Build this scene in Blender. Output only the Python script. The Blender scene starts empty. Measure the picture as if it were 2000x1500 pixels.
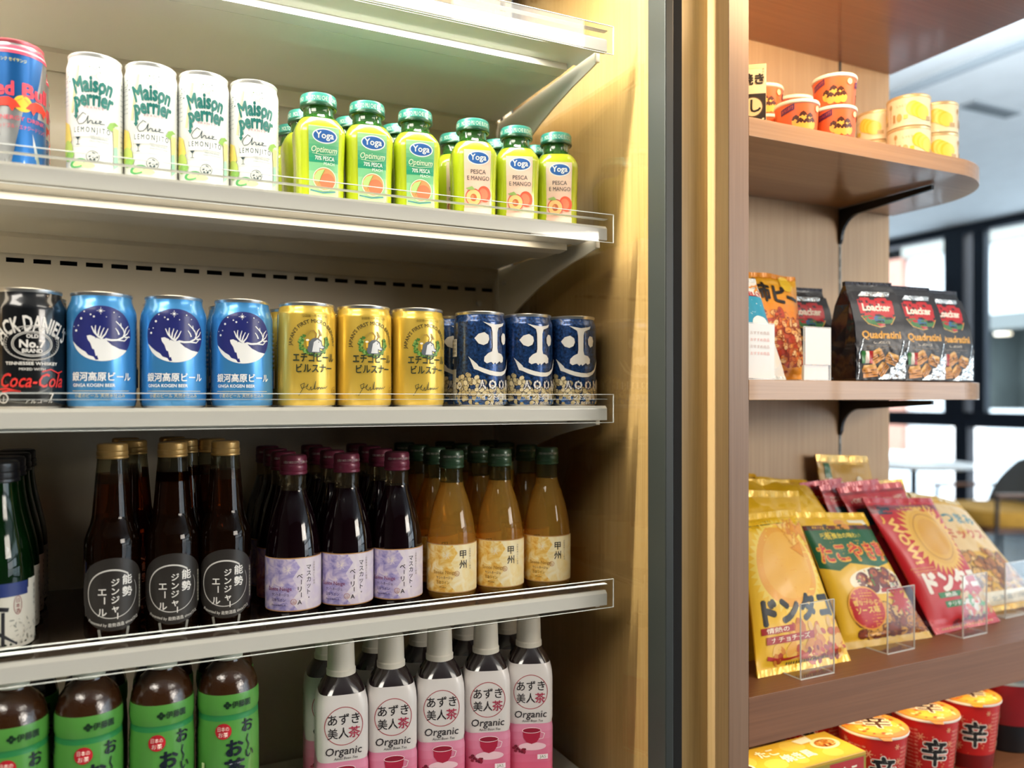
import bpy, bmesh, math, random
from mathutils import Vector, Matrix
from mathutils.geometry import tessellate_polygon
PI = math.pi
random.seed(7)
scene = bpy.context.scene
col = scene.collection
H = 1.25                                   # camera height above the floor

# ------------------------------------------------------------ camera
cam_data = bpy.data.cameras.new('camera')
cam = bpy.data.objects.new('camera', cam_data); col.objects.link(cam)
cam.location = (0, 0, H)
YAW = math.atan(758/1570)
cam.rotation_euler = (PI/2, 0, -YAW)
cam_data.sensor_width = 36
cam_data.lens = 36*1570/2000
cam_data.shift_y = 27/2000
cam_data.clip_start = 0.02
cam_data.dof.use_dof = True
cam_data.dof.focus_distance = 0.95
cam_data.dof.aperture_fstop = 3.0
scene.camera = cam

# ------------------------------------------------------------ world, lights, exposure
world = bpy.data.worlds.new('world'); scene.world = world
world.use_nodes = True
bg = world.node_tree.nodes['Background']
bg.inputs[0].default_value = (0.90, 0.95, 1.0, 1)
bg.inputs[1].default_value = 6.0
scene.view_settings.view_transform = 'Standard'
scene.view_settings.look = 'None'
scene.view_settings.gamma = 1
scene.view_settings.use_curve_mapping = False
scene.view_settings.exposure = 0.0
cy = scene.cycles
cy.use_denoising = True
cy.max_bounces = 14; cy.transparent_max_bounces = 24; cy.transmission_bounces = 10
cy.diffuse_bounces = 4; cy.glossy_bounces = 5
cy.caustics_reflective = False; cy.caustics_refractive = False
cy.sample_clamp_indirect = 6
cy.blur_glossy = 0.5

def area(name, loc, target, sx, sy, power, color, spread=PI, portal=False):
    l = bpy.data.lights.new(name, 'AREA'); l.shape = 'RECTANGLE'; l.size = sx; l.size_y = sy
    l.energy = power; l.color = color; l.spread = spread
    if portal: l.cycles.is_portal = True
    o = bpy.data.objects.new(name, l); col.objects.link(o)
    o.location = loc
    o.rotation_euler = (Vector(target)-Vector(loc)).to_track_quat('-Z', 'Y').to_euler()
    return o
# LED tube in the head of the cooler opening
area('cooler_led_tube', (-0.15, 0.818, H+0.66), (-0.15, 0.838, H+0.2), 1.40, 0.02, 42, (1.0, 0.95, 0.83))
area('shelf_led_tube', (-0.20, 0.903, H+0.4425), (-0.20, 0.910, H+0.2), 1.36, 0.040, 4.6, (1.0, 0.96, 0.86))
area('shelf_led_tube', (-0.20, 0.903, H+0.2030), (-0.20, 0.910, H-0.05), 1.36, 0.040, 1.1, (1.0, 0.84, 0.62))
# daylight portal in the window wall
area('window_portal', (7.45, 0.5, 1.5), (0, 0.5, 1.5), 9.0, 2.9, 1, (1, 1, 1), portal=True)
area('window_portal', (5.85, -4.19, 1.5), (5.85, 0, 1.5), 3.3, 2.6, 1, (1, 1, 1), portal=True)  # portal for the added back window
# added fill lights behind and above the camera, no fixtures seen there
area('overhead_fill_light', (-1.3, -0.45, 2.7), (0.6, 0.9, 1.1), 1.4, 0.5, 34, (1.0, 0.93, 0.82))
area('overhead_fill_light', (1.9, -0.9, 2.9), (1.2, 0.95, 1.2), 1.6, 0.6, 22, (1.0, 0.93, 0.82))
sun = bpy.data.lights.new('sun', 'SUN'); sun.energy = 1.5; sun.angle = .02; sun.color = (1, .97, .92)
so = bpy.data.objects.new('sun', sun); col.objects.link(so)
so.rotation_euler = Vector((.55, .25, -.80)).to_track_quat('-Z', 'Y').to_euler()
area('front_fill_light', (2.6, -1.9, 1.85), (0.9, 0.95, 1.25), 1.3, 0.6, 44, (1.0, 0.91, 0.80))  # added fill from behind the camera, brightens cabinet and labels
# cool cove light washing the ceiling by the windows
area('ceiling_cove_light', (3.2, 1.5, H+1.05), (5.2, 3.2, H+1.71), 2.6, 0.5, 60, (0.86, 0.94, 1.0))
# warm LED strips built into the snack cabinet
area('canopy_led_strip', (0.86, 0.66, H+0.585), (0.95, 0.95, H+0.36), 0.24, 0.012, 2.2, (1.0, 0.70, 0.40))
area('shelf_led_strip', (1.03, 0.835, H-0.458), (1.03, 0.87, H-0.60), 0.58, 0.012, 0.36, (1.0, 0.80, 0.50))

# ------------------------------------------------------------ materials
def s2l(c): return c/12.92 if c <= 0.04045 else ((c+0.055)/1.055)**2.4
def hexc(h): h = h.lstrip('#'); return tuple(s2l(int(h[i:i+2], 16)/255) for i in (0, 2, 4))+(1,)
_mc = {}
def mat(hx, rough=0.4, metal=0.0, coat=0.0, bump=0.0, bscale=60, trans=0.0, ior=1.45, vary=0.0, alpha=1.0):
    key = (hx, rough, metal, coat, bump, bscale, trans, ior, vary, alpha)
    if key in _mc: return _mc[key]
    m = bpy.data.materials.new('mat_%s' % hx.strip('#')); m.use_nodes = True
    nt = m.node_tree; p = nt.nodes['Principled BSDF']
    p.inputs['Base Color'].default_value = hexc(hx)
    p.inputs['Roughness'].default_value = rough
    p.inputs['Metallic'].default_value = metal
    p.inputs['Coat Weight'].default_value = coat
    p.inputs['Coat Roughness'].default_value = 0.08
    p.inputs['Transmission Weight'].default_value = trans
    p.inputs['IOR'].default_value = ior
    p.inputs['Alpha'].default_value = alpha
    if bump or vary:
        tc = nt.nodes.new('ShaderNodeTexCoord'); nz = nt.nodes.new('ShaderNodeTexNoise')
        nz.inputs['Scale'].default_value = bscale; nz.inputs['Detail'].default_value = 4
        nt.links.new(tc.outputs['Object'], nz.inputs['Vector'])
        if bump:
            b = nt.nodes.new('ShaderNodeBump'); b.inputs['Strength'].default_value = bump
            b.inputs['Distance'].default_value = 0.01
            nt.links.new(nz.outputs['Fac'], b.inputs['Height']); nt.links.new(b.outputs['Normal'], p.inputs['Normal'])
            if coat: nt.links.new(b.outputs['Normal'], p.inputs['Coat Normal'])
        if vary:
            r = nt.nodes.new('ShaderNodeValToRGB'); c = hexc(hx)
            r.color_ramp.elements[0].color = tuple(x*(1-vary) for x in c[:3])+(1,)
            r.color_ramp.elements[1].color = tuple(min(1, x*(1+vary)) for x in c[:3])+(1,)
            r.color_ramp.elements[0].position = .3; r.color_ramp.elements[1].position = .7
            nt.links.new(nz.outputs['Fac'], r.inputs[0]); nt.links.new(r.outputs[0], p.inputs['Base Color'])
    _mc[key] = m; return m

def wood(name, c1, c2, axis='z', rough=0.45, coat=0.0, scale=1.0):
    m = bpy.data.materials.new(name); m.use_nodes = True
    nt = m.node_tree; p = nt.nodes['Principled BSDF']; N = nt.nodes.new; L = nt.links.new
    tc = N('ShaderNodeTexCoord'); mp = N('ShaderNodeMapping')
    s = {'z': (260, 260, 5), 'x': (5, 260, 260), 'y': (260, 5, 260)}[axis]
    mp.inputs['Scale'].default_value = tuple(v*scale for v in s)
    L(tc.outputs['Object'], mp.inputs['Vector'])
    n1 = N('ShaderNodeTexNoise'); n1.inputs['Scale'].default_value = 1.0; n1.inputs['Detail'].default_value = 5
    L(mp.outputs[0], n1.inputs['Vector'])
    mp2 = N('ShaderNodeMapping'); s2 = {'z': (22, 22, 1.1), 'x': (1.1, 22, 22), 'y': (22, 1.1, 22)}[axis]
    mp2.inputs['Scale'].default_value = s2
    L(tc.outputs['Object'], mp2.inputs['Vector'])
    n2 = N('ShaderNodeTexNoise'); n2.inputs['Scale'].default_value = 1.0; n2.inputs['Detail'].default_value = 3
    L(mp2.outputs[0], n2.inputs['Vector'])
    mx = N('ShaderNodeMix'); mx.inputs[0].default_value = 0.4
    L(n1.outputs['Fac'], mx.inputs[2]); L(n2.outputs['Fac'], mx.inputs[3])
    r = N('ShaderNodeValToRGB'); r.color_ramp.elements[0].position = .36; r.color_ramp.elements[1].position = .64
    r.color_ramp.elements[0].color = hexc(c1); r.color_ramp.elements[1].color = hexc(c2)
    L(mx.outputs[0], r.inputs[0]); L(r.outputs[0], p.inputs['Base Color'])
    b = N('ShaderNodeBump'); b.inputs['Strength'].default_value = .12; b.inputs['Distance'].default_value = .001
    L(n1.outputs['Fac'], b.inputs['Height']); L(b.outputs['Normal'], p.inputs['Normal'])
    p.inputs['Roughness'].default_value = rough; p.inputs['Coat Weight'].default_value = coat
    return m

def schlick(nt, ior):
    lw = nt.nodes.new('ShaderNodeLayerWeight'); lw.inputs[0].default_value = .5
    p = nt.nodes.new('ShaderNodeMath'); p.operation = 'POWER'; p.inputs[1].default_value = 4.0
    f0 = ((ior-1)/(ior+1))**2
    q = nt.nodes.new('ShaderNodeMath'); q.operation = 'MULTIPLY_ADD'; q.inputs[1].default_value = 1-f0; q.inputs[2].default_value = f0
    nt.links.new(lw.outputs['Facing'], p.inputs[0]); nt.links.new(p.outputs[0], q.inputs[0]); return q.outputs[0]

def clear(name, tint='#ffffff', refl=1.0, rough=0.0, ior=1.5):
    """thin clear sheet: transparent with a Fresnel reflection"""
    m = bpy.data.materials.new(name); m.use_nodes = True
    nt = m.node_tree; nt.nodes.clear(); N = nt.nodes.new; L = nt.links.new
    out = N('ShaderNodeOutputMaterial'); mix = N('ShaderNodeMixShader')
    t = N('ShaderNodeBsdfTransparent'); t.inputs[0].default_value = hexc(tint)
    g = N('ShaderNodeBsdfGlossy'); g.inputs['Roughness'].default_value = rough
    g.inputs['Color'].default_value = (refl, refl, refl, 1)
    L(schlick(nt, ior), mix.inputs[0]); L(t.outputs[0], mix.inputs[1]); L(g.outputs[0], mix.inputs[2])
    L(mix.outputs[0], out.inputs[0]); return m

def tinted(name, tint, body, mixv, ior=1.4):
    """coloured glass or liquid seen through: tinted transparency, some body colour, Fresnel gloss"""
    m = bpy.data.materials.new(name); m.use_nodes = True
    nt = m.node_tree; nt.nodes.clear(); N = nt.nodes.new; L = nt.links.new
    out = N('ShaderNodeOutputMaterial'); mix = N('ShaderNodeMixShader'); m2 = N('ShaderNodeMixShader')
    t = N('ShaderNodeBsdfTransparent'); t.inputs[0].default_value = hexc(tint)
    d = N('ShaderNodeBsdfDiffuse'); d.inputs[0].default_value = hexc(body)
    g = N('ShaderNodeBsdfGlossy'); g.inputs['Roughness'].default_value = 0.03
    lw = N('ShaderNodeLayerWeight'); lw.inputs[0].default_value = .5
    m2.inputs[0].default_value = mixv
    tc_ = hexc(tint); bc_ = hexc(body)
    for node, c0, pw in ((t, tc_, 2.4), (d, bc_, 1.35)):              # longer path near the rim: deeper colour
        mc = N('ShaderNodeMix'); mc.data_type = 'RGBA'; mc.inputs[6].default_value = c0
        mc.inputs[7].default_value = tuple(x**pw for x in c0[:3])+(1,)
        L(lw.outputs['Facing'], mc.inputs[0]); L(mc.outputs[2], node.inputs[0])
    L(t.outputs[0], m2.inputs[1]); L(d.outputs[0], m2.inputs[2])
    L(schlick(nt, ior), mix.inputs[0]); L(m2.outputs[0], mix.inputs[1]); L(g.outputs[0], mix.inputs[2])
    L(mix.outputs[0], out.inputs[0]); return m

def pr(hx): return mat(hx, 0.40, 0, 0.08)          # printed ink
def watercolor(name, cols, scale=60, seed=0.0):
    m = bpy.data.materials.new(name); m.use_nodes = True; nt = m.node_tree; p = nt.nodes['Principled BSDF']; N = nt.nodes.new; L = nt.links.new
    tc = N('ShaderNodeTexCoord'); mp = N('ShaderNodeMapping'); mp.inputs['Location'].default_value = (seed, seed*.7, seed*1.3)
    nz = N('ShaderNodeTexNoise'); nz.inputs['Scale'].default_value = scale; nz.inputs['Detail'].default_value = 5; nz.inputs['Distortion'].default_value = 1.2
    L(tc.outputs['Object'], mp.inputs['Vector']); L(mp.outputs[0], nz.inputs['Vector'])
    r = N('ShaderNodeValToRGB'); e = r.color_ramp.elements
    e[0].position = .30; e[0].color = hexc(cols[0]); e[1].position = .70; e[1].color = hexc(cols[-1])
    for i, c in enumerate(cols[1:-1]): q = e.new(.30+.40*(i+1)/(len(cols)-1)); q.color = hexc(c)
    L(nz.outputs['Fac'], r.inputs[0]); L(r.outputs[0], p.inputs['Base Color']); p.inputs['Roughness'].default_value = .5
    return m
oak_v = wood('oak_vertical', '#bb9870', '#caa97f', 'z')
oak_h = wood('oak_horizontal', '#a5794e', '#b88c5e', 'x', 0.32, 0.4)
oak_deep = wood('oak_deep_horizontal', '#774d31', '#87593a', 'x')
oak_under = wood('oak_warm_lit_underside', '#9c6238', '#ab7044', 'x', 0.3, 0.5)  # redder than the other oak: warm light put into the colour
oak_warm_lit = wood('oak_cooler_surround', '#9c7d4a', '#b0935e', 'z')  # same oak made yellower, warm light on the surround is in the colour
oak_wall = wood('oak_cooler_side', '#b28e5a', '#c9a775', 'z')
white_steel = mat('#e9e6da', 0.20, 0, 0.5)
panel_steel = mat('#d8cdb8', 0.38, 0, 0.15)
dark_void = mat('#15120e', 0.8)
black_metal = mat('#15161a', 0.38, 0, 0)
frame_metal = mat('#262a26', 0.5, 0.0)
gasket = mat('#0c0a09', 0.9)
clear_pet = clear('clear_acrylic')
edge_gleam = mat('#dcdfda', 0.25, 0, 0.3)  # whitish tone stands for the bright gleam along clear edges
clear_glass = clear('clear_glass_pane', ior=1.5)
aluminium = mat('#d8d6d2', 0.28, 0.95)

# ------------------------------------------------------------ object helpers
def link(o, parent=None):
    col.objects.link(o)
    if parent is not None: o.parent = parent
    return o
def thing(name, label, cat, loc=(0, 0, 0), rz=0, group=None):
    o = bpy.data.objects.new(name, None); o.empty_display_size = .02
    col.objects.link(o); o.location = loc; o.rotation_euler = (0, 0, rz)
    o['label'] = label; o['category'] = cat
    if group: o['group'] = group
    return o
def mk(name, verts, faces, mats, parent=None, smooth=False, midx=None, sharp=None):
    me = bpy.data.meshes.new(name)
    me.from_pydata([tuple(v) for v in verts], [], faces)
    if not isinstance(mats, (list, tuple)): mats = [mats]
    for m in mats: me.materials.append(m)
    if midx: me.polygons.foreach_set('material_index', midx)
    if smooth:
        me.polygons.foreach_set('use_smooth', [True]*len(me.polygons))
        if sharp: me.set_sharp_from_angle(angle=sharp)
    me.update()
    return link(bpy.data.objects.new(name, me), parent)
class MB:
    def __init__(s): s.v = []; s.f = []; s.m = []
    def box(s, x0, x1, y0, y1, z0, z1, m=0):
        n = len(s.v)
        s.v += [(x0, y0, z0), (x1, y0, z0), (x1, y1, z0), (x0, y1, z0), (x0, y0, z1), (x1, y0, z1), (x1, y1, z1), (x0, y1, z1)]
        s.f += [tuple(n+i for i in q) for q in ((3, 2, 1, 0), (4, 5, 6, 7), (0, 1, 5, 4), (1, 2, 6, 5), (2, 3, 7, 6), (3, 0, 4, 7))]
        s.m += [m]*6; return s
    def prism(s, pts, a, b, axis='x', m=0):
        """polygon pts extruded a..b along axis; pts are the two other coordinates in order"""
        n = len(s.v); k = len(pts)
        def P(p, t): return {'x': (t, p[0], p[1]), 'y': (p[0], t, p[1]), 'z': (p[0], p[1], t)}[axis]
        s.v += [P(p, a) for p in pts]+[P(p, b) for p in pts]
        tri = tessellate_polygon([[Vector((p[0], p[1], 0)) for p in pts]])
        for t in tri:
            s.f.append(tuple(n+i for i in t)); s.f.append(tuple(n+k+i for i in reversed(t))); s.m += [m, m]
        for i in range(k):
            j = (i+1) % k; s.f.append((n+i, n+j, n+k+j, n+k+i)); s.m.append(m)
        return s
    def tube(s, a, b, r, k=10, m=0, r2=None):
        a = Vector(a); b = Vector(b); d = (b-a).normalized(); r2 = r if r2 is None else r2
        u = d.orthogonal().normalized(); w = d.cross(u); n = len(s.v)
        for c, q in ((a, r), (b, r2)):
            for i in range(k):
                t = 2*PI*i/k; s.v.append(tuple(c+u*(q*math.cos(t))+w*(q*math.sin(t))))
        for i in range(k):
            j = (i+1) % k; s.f.append((n+i, n+j, n+k+j, n+k+i)); s.m.append(m)
        s.f.append(tuple(n+i for i in reversed(range(k)))); s.f.append(tuple(n+k+i for i in range(k))); s.m += [m, m]
        return s
    def build(s, name, mats, parent=None, bevel=0, smooth=False):
        me = bpy.data.meshes.new(name); me.from_pydata(s.v, [], s.f)
        if not isinstance(mats, (list, tuple)): mats = [mats]
        for q in mats: me.materials.append(q)
        me.polygons.foreach_set('material_index', s.m)
        bm = bmesh.new(); bm.from_mesh(me)
        bmesh.ops.recalc_face_normals(bm, faces=bm.faces)
        if bevel:
            es = [e for e in bm.edges if len(e.link_faces) == 2 and e.calc_face_angle(0) > .6]
            bmesh.ops.bevel(bm, geom=es, offset=bevel, segments=2, affect='EDGES', profile=.6)
        bm.to_mesh(me); bm.free()
        if smooth:
            me.polygons.foreach_set('use_smooth', [True]*len(me.polygons)); me.set_sharp_from_angle(angle=.7)
        me.update()
        return link(bpy.data.objects.new(name, me), parent)
def dup(root, loc, rz, label=None, group=None):
    r = root.copy(); col.objects.link(r); r.location = loc; r.rotation_euler = (0, 0, rz)
    if label: r['label'] = label
    if group: r['group'] = group
    for ch in list(root.children):
        c = ch.copy(); col.objects.link(c); c.parent = r
        for g in list(ch.children):
            d = g.copy(); col.objects.link(d); d.parent = c
    return r
def structure(o): o['kind'] = 'structure'; return o

# cross-section helpers -----------------------------------------------------
def supr(a, n):                             # radius factor of a rounded square, flats towards +-x, +-y
    if n <= 2.01: return 1.0
    return (abs(math.cos(a))**n+abs(math.sin(a))**n)**(-1.0/n)
def lathe(name, prof, mats, parent=None, k=32, n=2.0, nprof=None, smooth=True, zrange=None, midx=None, flutes=0):
    """prof: (r, z) list; nprof: exponent per ring"""
    verts = []; faces = []; mi = []
    for i, (r, z) in enumerate(prof):
        e = nprof[i] if nprof else n
        for j in range(k):
            a = 2*PI*j/k
            q = r*supr(a, e)
            if flutes and flutes[0] <= i <= flutes[1] and j % 2: q *= .965
            verts.append((q*math.sin(a), -q*math.cos(a), z))
    for i in range(len(prof)-1):
        for j in range(k):
            j2 = (j+1) % k
            faces.append((i*k+j, i*k+j2, (i+1)*k+j2, (i+1)*k+j)); mi.append(midx[i] if midx else 0)
    faces.append(tuple(reversed(range(k)))); mi.append(mi[0])
    faces.append(tuple((len(prof)-1)*k+j for j in range(k))); mi.append(mi[-1])
    return mk(name, verts, faces, mats, parent, smooth, mi, .55)

def round_surf(prof, n=2.0):
    """surface map (x mm round the front, y mm up, offset m) for a lathe profile"""
    pr_ = sorted([(z, r) for r, z in prof])
    def rad(z):
        if z <= pr_[0][0]: return pr_[0][1]
        for (z0, r0), (z1, r1) in zip(pr_, pr_[1:]):
            if z <= z1: return r0+(r1-r0)*(z-z0)/max(1e-9, z1-z0)
        return pr_[-1][1]
    R0 = max(r for r, z in prof)
    tab = None
    if n > 2.01:                             # arc length table
        tab = [(0.0, 0.0)]; px, py = 0.0, -R0; acc = 0
        for i in range(1, 721):
            a = PI*i/720; q = R0*supr(a, n); x, y = q*math.sin(a), -q*math.cos(a)
            acc += math.hypot(x-px, y-py); px, py = x, y; tab.append((acc, a))
    def ang(s):
        if tab is None: return s/R0
        t = abs(s); lo, hi = 0, len(tab)-1
        while hi-lo > 1:
            mid = (lo+hi)//2
            if tab[mid][0] <= t: lo = mid
            else: hi = mid
        f = (t-tab[lo][0])/max(1e-9, tab[hi][0]-tab[lo][0])
        return math.copysign(tab[lo][1]+f*(tab[hi][1]-tab[lo][1]), s)
    def surf(x, y, off):
        a = ang(x/1000); z = y/1000
        q = rad(z)*supr(a, n)+off
        return (q*math.sin(a), -q*math.cos(a), z)
    return surf

# ------------------------------------------------------------ vector art (printed labels)
_glyph = {}
def glyphs(s, bold=0.0, shear=0.0):
    key = (s, bold, shear)
    if key in _glyph: return _glyph[key]
    c = bpy.data.curves.new('glyphs', 'FONT'); c.body = s; c.size = 1; c.resolution_u = 2
    c.offset = bold; c.shear = shear
    o = bpy.data.objects.new('glyphs', c); col.objects.link(o)
    dg = bpy.context.evaluated_depsgraph_get()
    me = bpy.data.meshes.new_from_object(o.evaluated_get(dg))
    vs = [(v.co.x, v.co.y) for v in me.vertices]; fs = [tuple(p.vertices) for p in me.polygons]
    bpy.data.objects.remove(o); bpy.data.curves.remove(c); bpy.data.meshes.remove(me)
    _glyph[key] = (vs, fs); return _glyph[key]

class Art:
    """flat print made of polygons, in millimetres; layer lifts it by a few hundredths of a mm"""
    def __init__(s): s.v = []; s.f = []; s.m = []; s.mats = []; s.lay = 0
    def mi(s, m):
        if isinstance(m, str): m = pr(m)
        if m not in s.mats: s.mats.append(m)
        return s.mats.index(m)
    def poly(s, pts, m, up=True):
        if up: s.lay += 1
        n = len(s.v); s.v += [(x, y, s.lay) for x, y in pts]; k = s.mi(m)
        for t in tessellate_polygon([[Vector((x, y, 0)) for x, y in pts]]):
            s.f.append(tuple(n+i for i in t)); s.m.append(k)
        return s
    def rect(s, x0, y0, x1, y1, m, up=True): return s.poly([(x0, y0), (x1, y0), (x1, y1), (x0, y1)], m, up)
    def ell(s, cx, cy_, rx, ry=None, m='#ffffff', k=36, rot=0, up=True):
        ry = rx if ry is None else ry; c, q = math.cos(rot), math.sin(rot)
        return s.poly([(cx+rx*math.cos(t)*c-ry*math.sin(t)*q, cy_+rx*math.cos(t)*q+ry*math.sin(t)*c)
                       for t in (2*PI*i/k for i in range(k))], m, up)
    def ring(s, cx, cy_, rx, ry, w, m, k=44, a0=0, a1=2*PI, taper=False):
        s.lay += 1; n = len(s.v); kk = s.mi(m)
        for i in range(k+1):
            t = a0+(a1-a0)*i/k; ww = w*(1-.8*i/k) if taper else w
            s.v.append((cx+rx*math.cos(t), cy_+ry*math.sin(t), s.lay)); s.v.append((cx+(rx-ww)*math.cos(t), cy_+(ry-ww)*math.sin(t), s.lay))
        for i in range(k): s.f.append((n+2*i, n+2*i+2, n+2*i+3, n+2*i+1)); s.m.append(kk)
        return s
    def path(s, pts, w, m, up=True, w2=None):
        if up: s.lay += 1
        k = s.mi(m); L = len(pts)-1
        for i in range(L):
            (x0, y0), (x1, y1) = pts[i], pts[i+1]; d = math.hypot(x1-x0, y1-y0) or 1e-6
            wa = w if w2 is None else w+(w2-w)*i/L; wb = w if w2 is None else w+(w2-w)*(i+1)/L
            nx, ny = -(y1-y0)/d/2, (x1-x0)/d/2; ex, ey = (x1-x0)/d*wb*.2, (y1-y0)/d*wb*.2
            n = len(s.v)
            s.v += [(x0+nx*wa, y0+ny*wa, s.lay), (x0-nx*wa, y0-ny*wa, s.lay), (x1-nx*wb+ex, y1-ny*wb+ey, s.lay), (x1+nx*wb+ex, y1+ny*wb+ey, s.lay)]
            s.f.append((n, n+1, n+2, n+3)); s.m.append(k)
        return s
    def text(s, st, x, y, h, m, w=None, bold=0.0, shear=0.0, arc=None, rot=0, up=True, slope=0):
        """centred on x, baseline y, em height h; w fits the width; arc bends over a circle of that radius"""
        vs, fs = glyphs(st, 0.0, shear)
        if not vs: return s
        base_n = len(vs)
        if bold > .008:
            nk = 4 if bold < .05 else 8; b_ = bold*.75; v2 = list(vs); f2 = list(fs)
            for q_ in range(nk):
                t_ = 2*PI*q_/nk+.4; n_ = len(v2)
                v2 += [(vx+b_*math.cos(t_), vy+b_*math.sin(t_)) for vx, vy in vs]; f2 += [tuple(n_+i for i in f) for f in fs]
            vs, fs = v2, f2
        if up: s.lay += 1
        x0 = min(v[0] for v in vs); x1 = max(v[0] for v in vs)
        sx = h if w is None else w/(x1-x0); n = len(s.v); k = s.mi(m); c, q = math.cos(rot), math.sin(rot)
        for i_, (vx, vy) in enumerate(vs):
            px = (vx-(x0+x1)/2)*sx; py = vy*h+slope*px
            if arc:
                t = px/arc; px, py = (arc+py)*math.sin(t), (arc+py)*math.cos(t)-arc
            px, py = px*c-py*q, px*q+py*c
            s.v.append((x+px, y+py, s.lay+.11*(i_//base_n)))
        for f in fs: s.f.append(tuple(n+i for i in f)); s.m.append(k)
        return s
    def vtext(s, st, x, y, h, m, step=1.08, bold=0.0, w=None):
        s.lay += 1
        for i, ch in enumerate(st):
            if ch in 'ー〜': s.text(ch, x-.1*h, y-i*h*step-h*.35, h*.9, m, bold=bold, rot=-PI/2, up=False)
            else: s.text(ch, x, y-(i+1)*h*step+h*.2, h, m, bold=bold, up=False, w=w)
        return s
    def blobs(s, x0, y0, x1, y1, n, r0, r1, cols, seed=1, asp=.7, inside=None, k=9, rough=.0, outline=None):
        rnd = random.Random(seed)
        for i in range(n):
            if i % 6 == 0: s.lay += 1
            for _ in range(20):
                cx, cy_ = rnd.uniform(x0, x1), rnd.uniform(y0, y1)
                if inside is None or inside(cx, cy_): break
            r = rnd.uniform(r0, r1); rot = rnd.uniform(0, PI)
            if outline: s.ell(cx, cy_, r*1.14, r*asp*1.18, outline, k=k, rot=rot, up=False); s.lay += .5
            s.ell(cx, cy_, r, r*asp, rnd.choice(cols), k=k, rot=rot, up=False)
            s.lay += .5 if outline else 0.15
        return s
    def grad(s, x0, y0, x1, y1, c0, c1, n=10):
        s.lay += 1; a, b = c0.lstrip('#'), c1.lstrip('#')
        A = [int(a[i:i+2], 16) for i in (0, 2, 4)]; B = [int(b[i:i+2], 16) for i in (0, 2, 4)]
        for i in range(n):
            t = (i+.5)/n; hx = '#%02x%02x%02x' % tuple(int(A[j]+(B[j]-A[j])*t) for j in range(3))
            s.rect(x0, y0+(y1-y0)*i/n, x1, y0+(y1-y0)*(i+1)/n, hx, up=False)
        return s
    def build(s, name, surf, parent=None, sx=3.0, sy=None, lift=.00012, base=.0002, clip=None):
        bm = bmesh.new()
        bv = [bm.verts.new(v) for v in s.v]
        for f, m in zip(s.f, s.m):
            try: q = bm.faces.new([bv[i] for i in f]); q.material_index = m
            except ValueError: pass
        if clip:
            for co, no in (((clip[0], 0, 0), (-1, 0, 0)), ((clip[2], 0, 0), (1, 0, 0)), ((0, clip[1], 0), (0, -1, 0)), ((0, clip[3], 0), (0, 1, 0))):
                bmesh.ops.bisect_plane(bm, geom=bm.verts[:]+bm.edges[:]+bm.faces[:], plane_co=co, plane_no=no, clear_outer=True)
        xs = [v.co.x for v in bm.verts]; ys = [v.co.y for v in bm.verts]
        def cut(lo, hi, st, ax):
            k = math.ceil(lo/st)
            while k*st < hi:
                co = (k*st, 0, 0) if ax == 0 else (0, k*st, 0); no = (1, 0, 0) if ax == 0 else (0, 1, 0)
                bmesh.ops.bisect_plane(bm, geom=bm.verts[:]+bm.edges[:]+bm.faces[:], dist=1e-5, plane_co=co, plane_no=no)
                k += 1
        if sx: cut(min(xs), max(xs), sx, 0)
        if sy: cut(min(ys), max(ys), sy, 1)
        for f in bm.faces:
            if f.normal.z < 0: f.normal_flip()
        lift = min(lift, .0012/max(1, s.lay))
        for v in bm.verts: v.co = surf(v.co.x, v.co.y, base+v.co.z*lift)
        me = bpy.data.meshes.new(name); bm.to_mesh(me); bm.free()
        for m in s.mats: me.materials.append(m)
        me.polygons.foreach_set('use_smooth', [True]*len(me.polygons)); me.update()
        return link(bpy.data.objects.new(name, me), parent)

# ============================================================ STRUCTURE OF THE ROOM
tile = mat('#646a70', 0.16, 0, 0.6, vary=0.25, bscale=3)
ceil_m = mat('#e4e8ea', 0.7, vary=0.03, bscale=8)
wall_m = mat('#6a635a', 0.7, vary=0.04, bscale=6)
XW = 7.5; CZ = H+1.71
structure(MB().box(-3, XW+.2, -4.2, 9, -.1, 0).build('floor', tile))
structure(MB().box(-3, 3.9, -4.2, 9, CZ-.0, CZ+.1).box(3.98, XW+.2, -4.2, 9, CZ, CZ+.1).box(3.9, 3.98, -4.2, 9, CZ+.07, CZ+.1).build('ceiling', ceil_m))
structure(MB().box(3.86, 3.9, -4.2, 9, CZ-.035, CZ).build('trim_1', mat('#9fa9b0', .5)))
structure(MB().box(3.905, 3.975, -4.2, 9, CZ+.035, CZ+.068).build('trim_2', mat('#5c656c', .5)))
structure(MB().box(-3.1, -3, -4.2, 9, 0, CZ).build('wall_left', wall_m))
structure(MB().box(-3, 4.2, -4.3, -4.2, 0, CZ).box(4.2, XW, -4.3, -4.2, 0, .25).box(4.2, XW, -4.3, -4.2, CZ-.3, CZ).build('wall_back', wall_m))
structure(MB().box(-3, XW+.2, 9, 9.1, 0, CZ).build('wall_far', wall_m))
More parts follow.
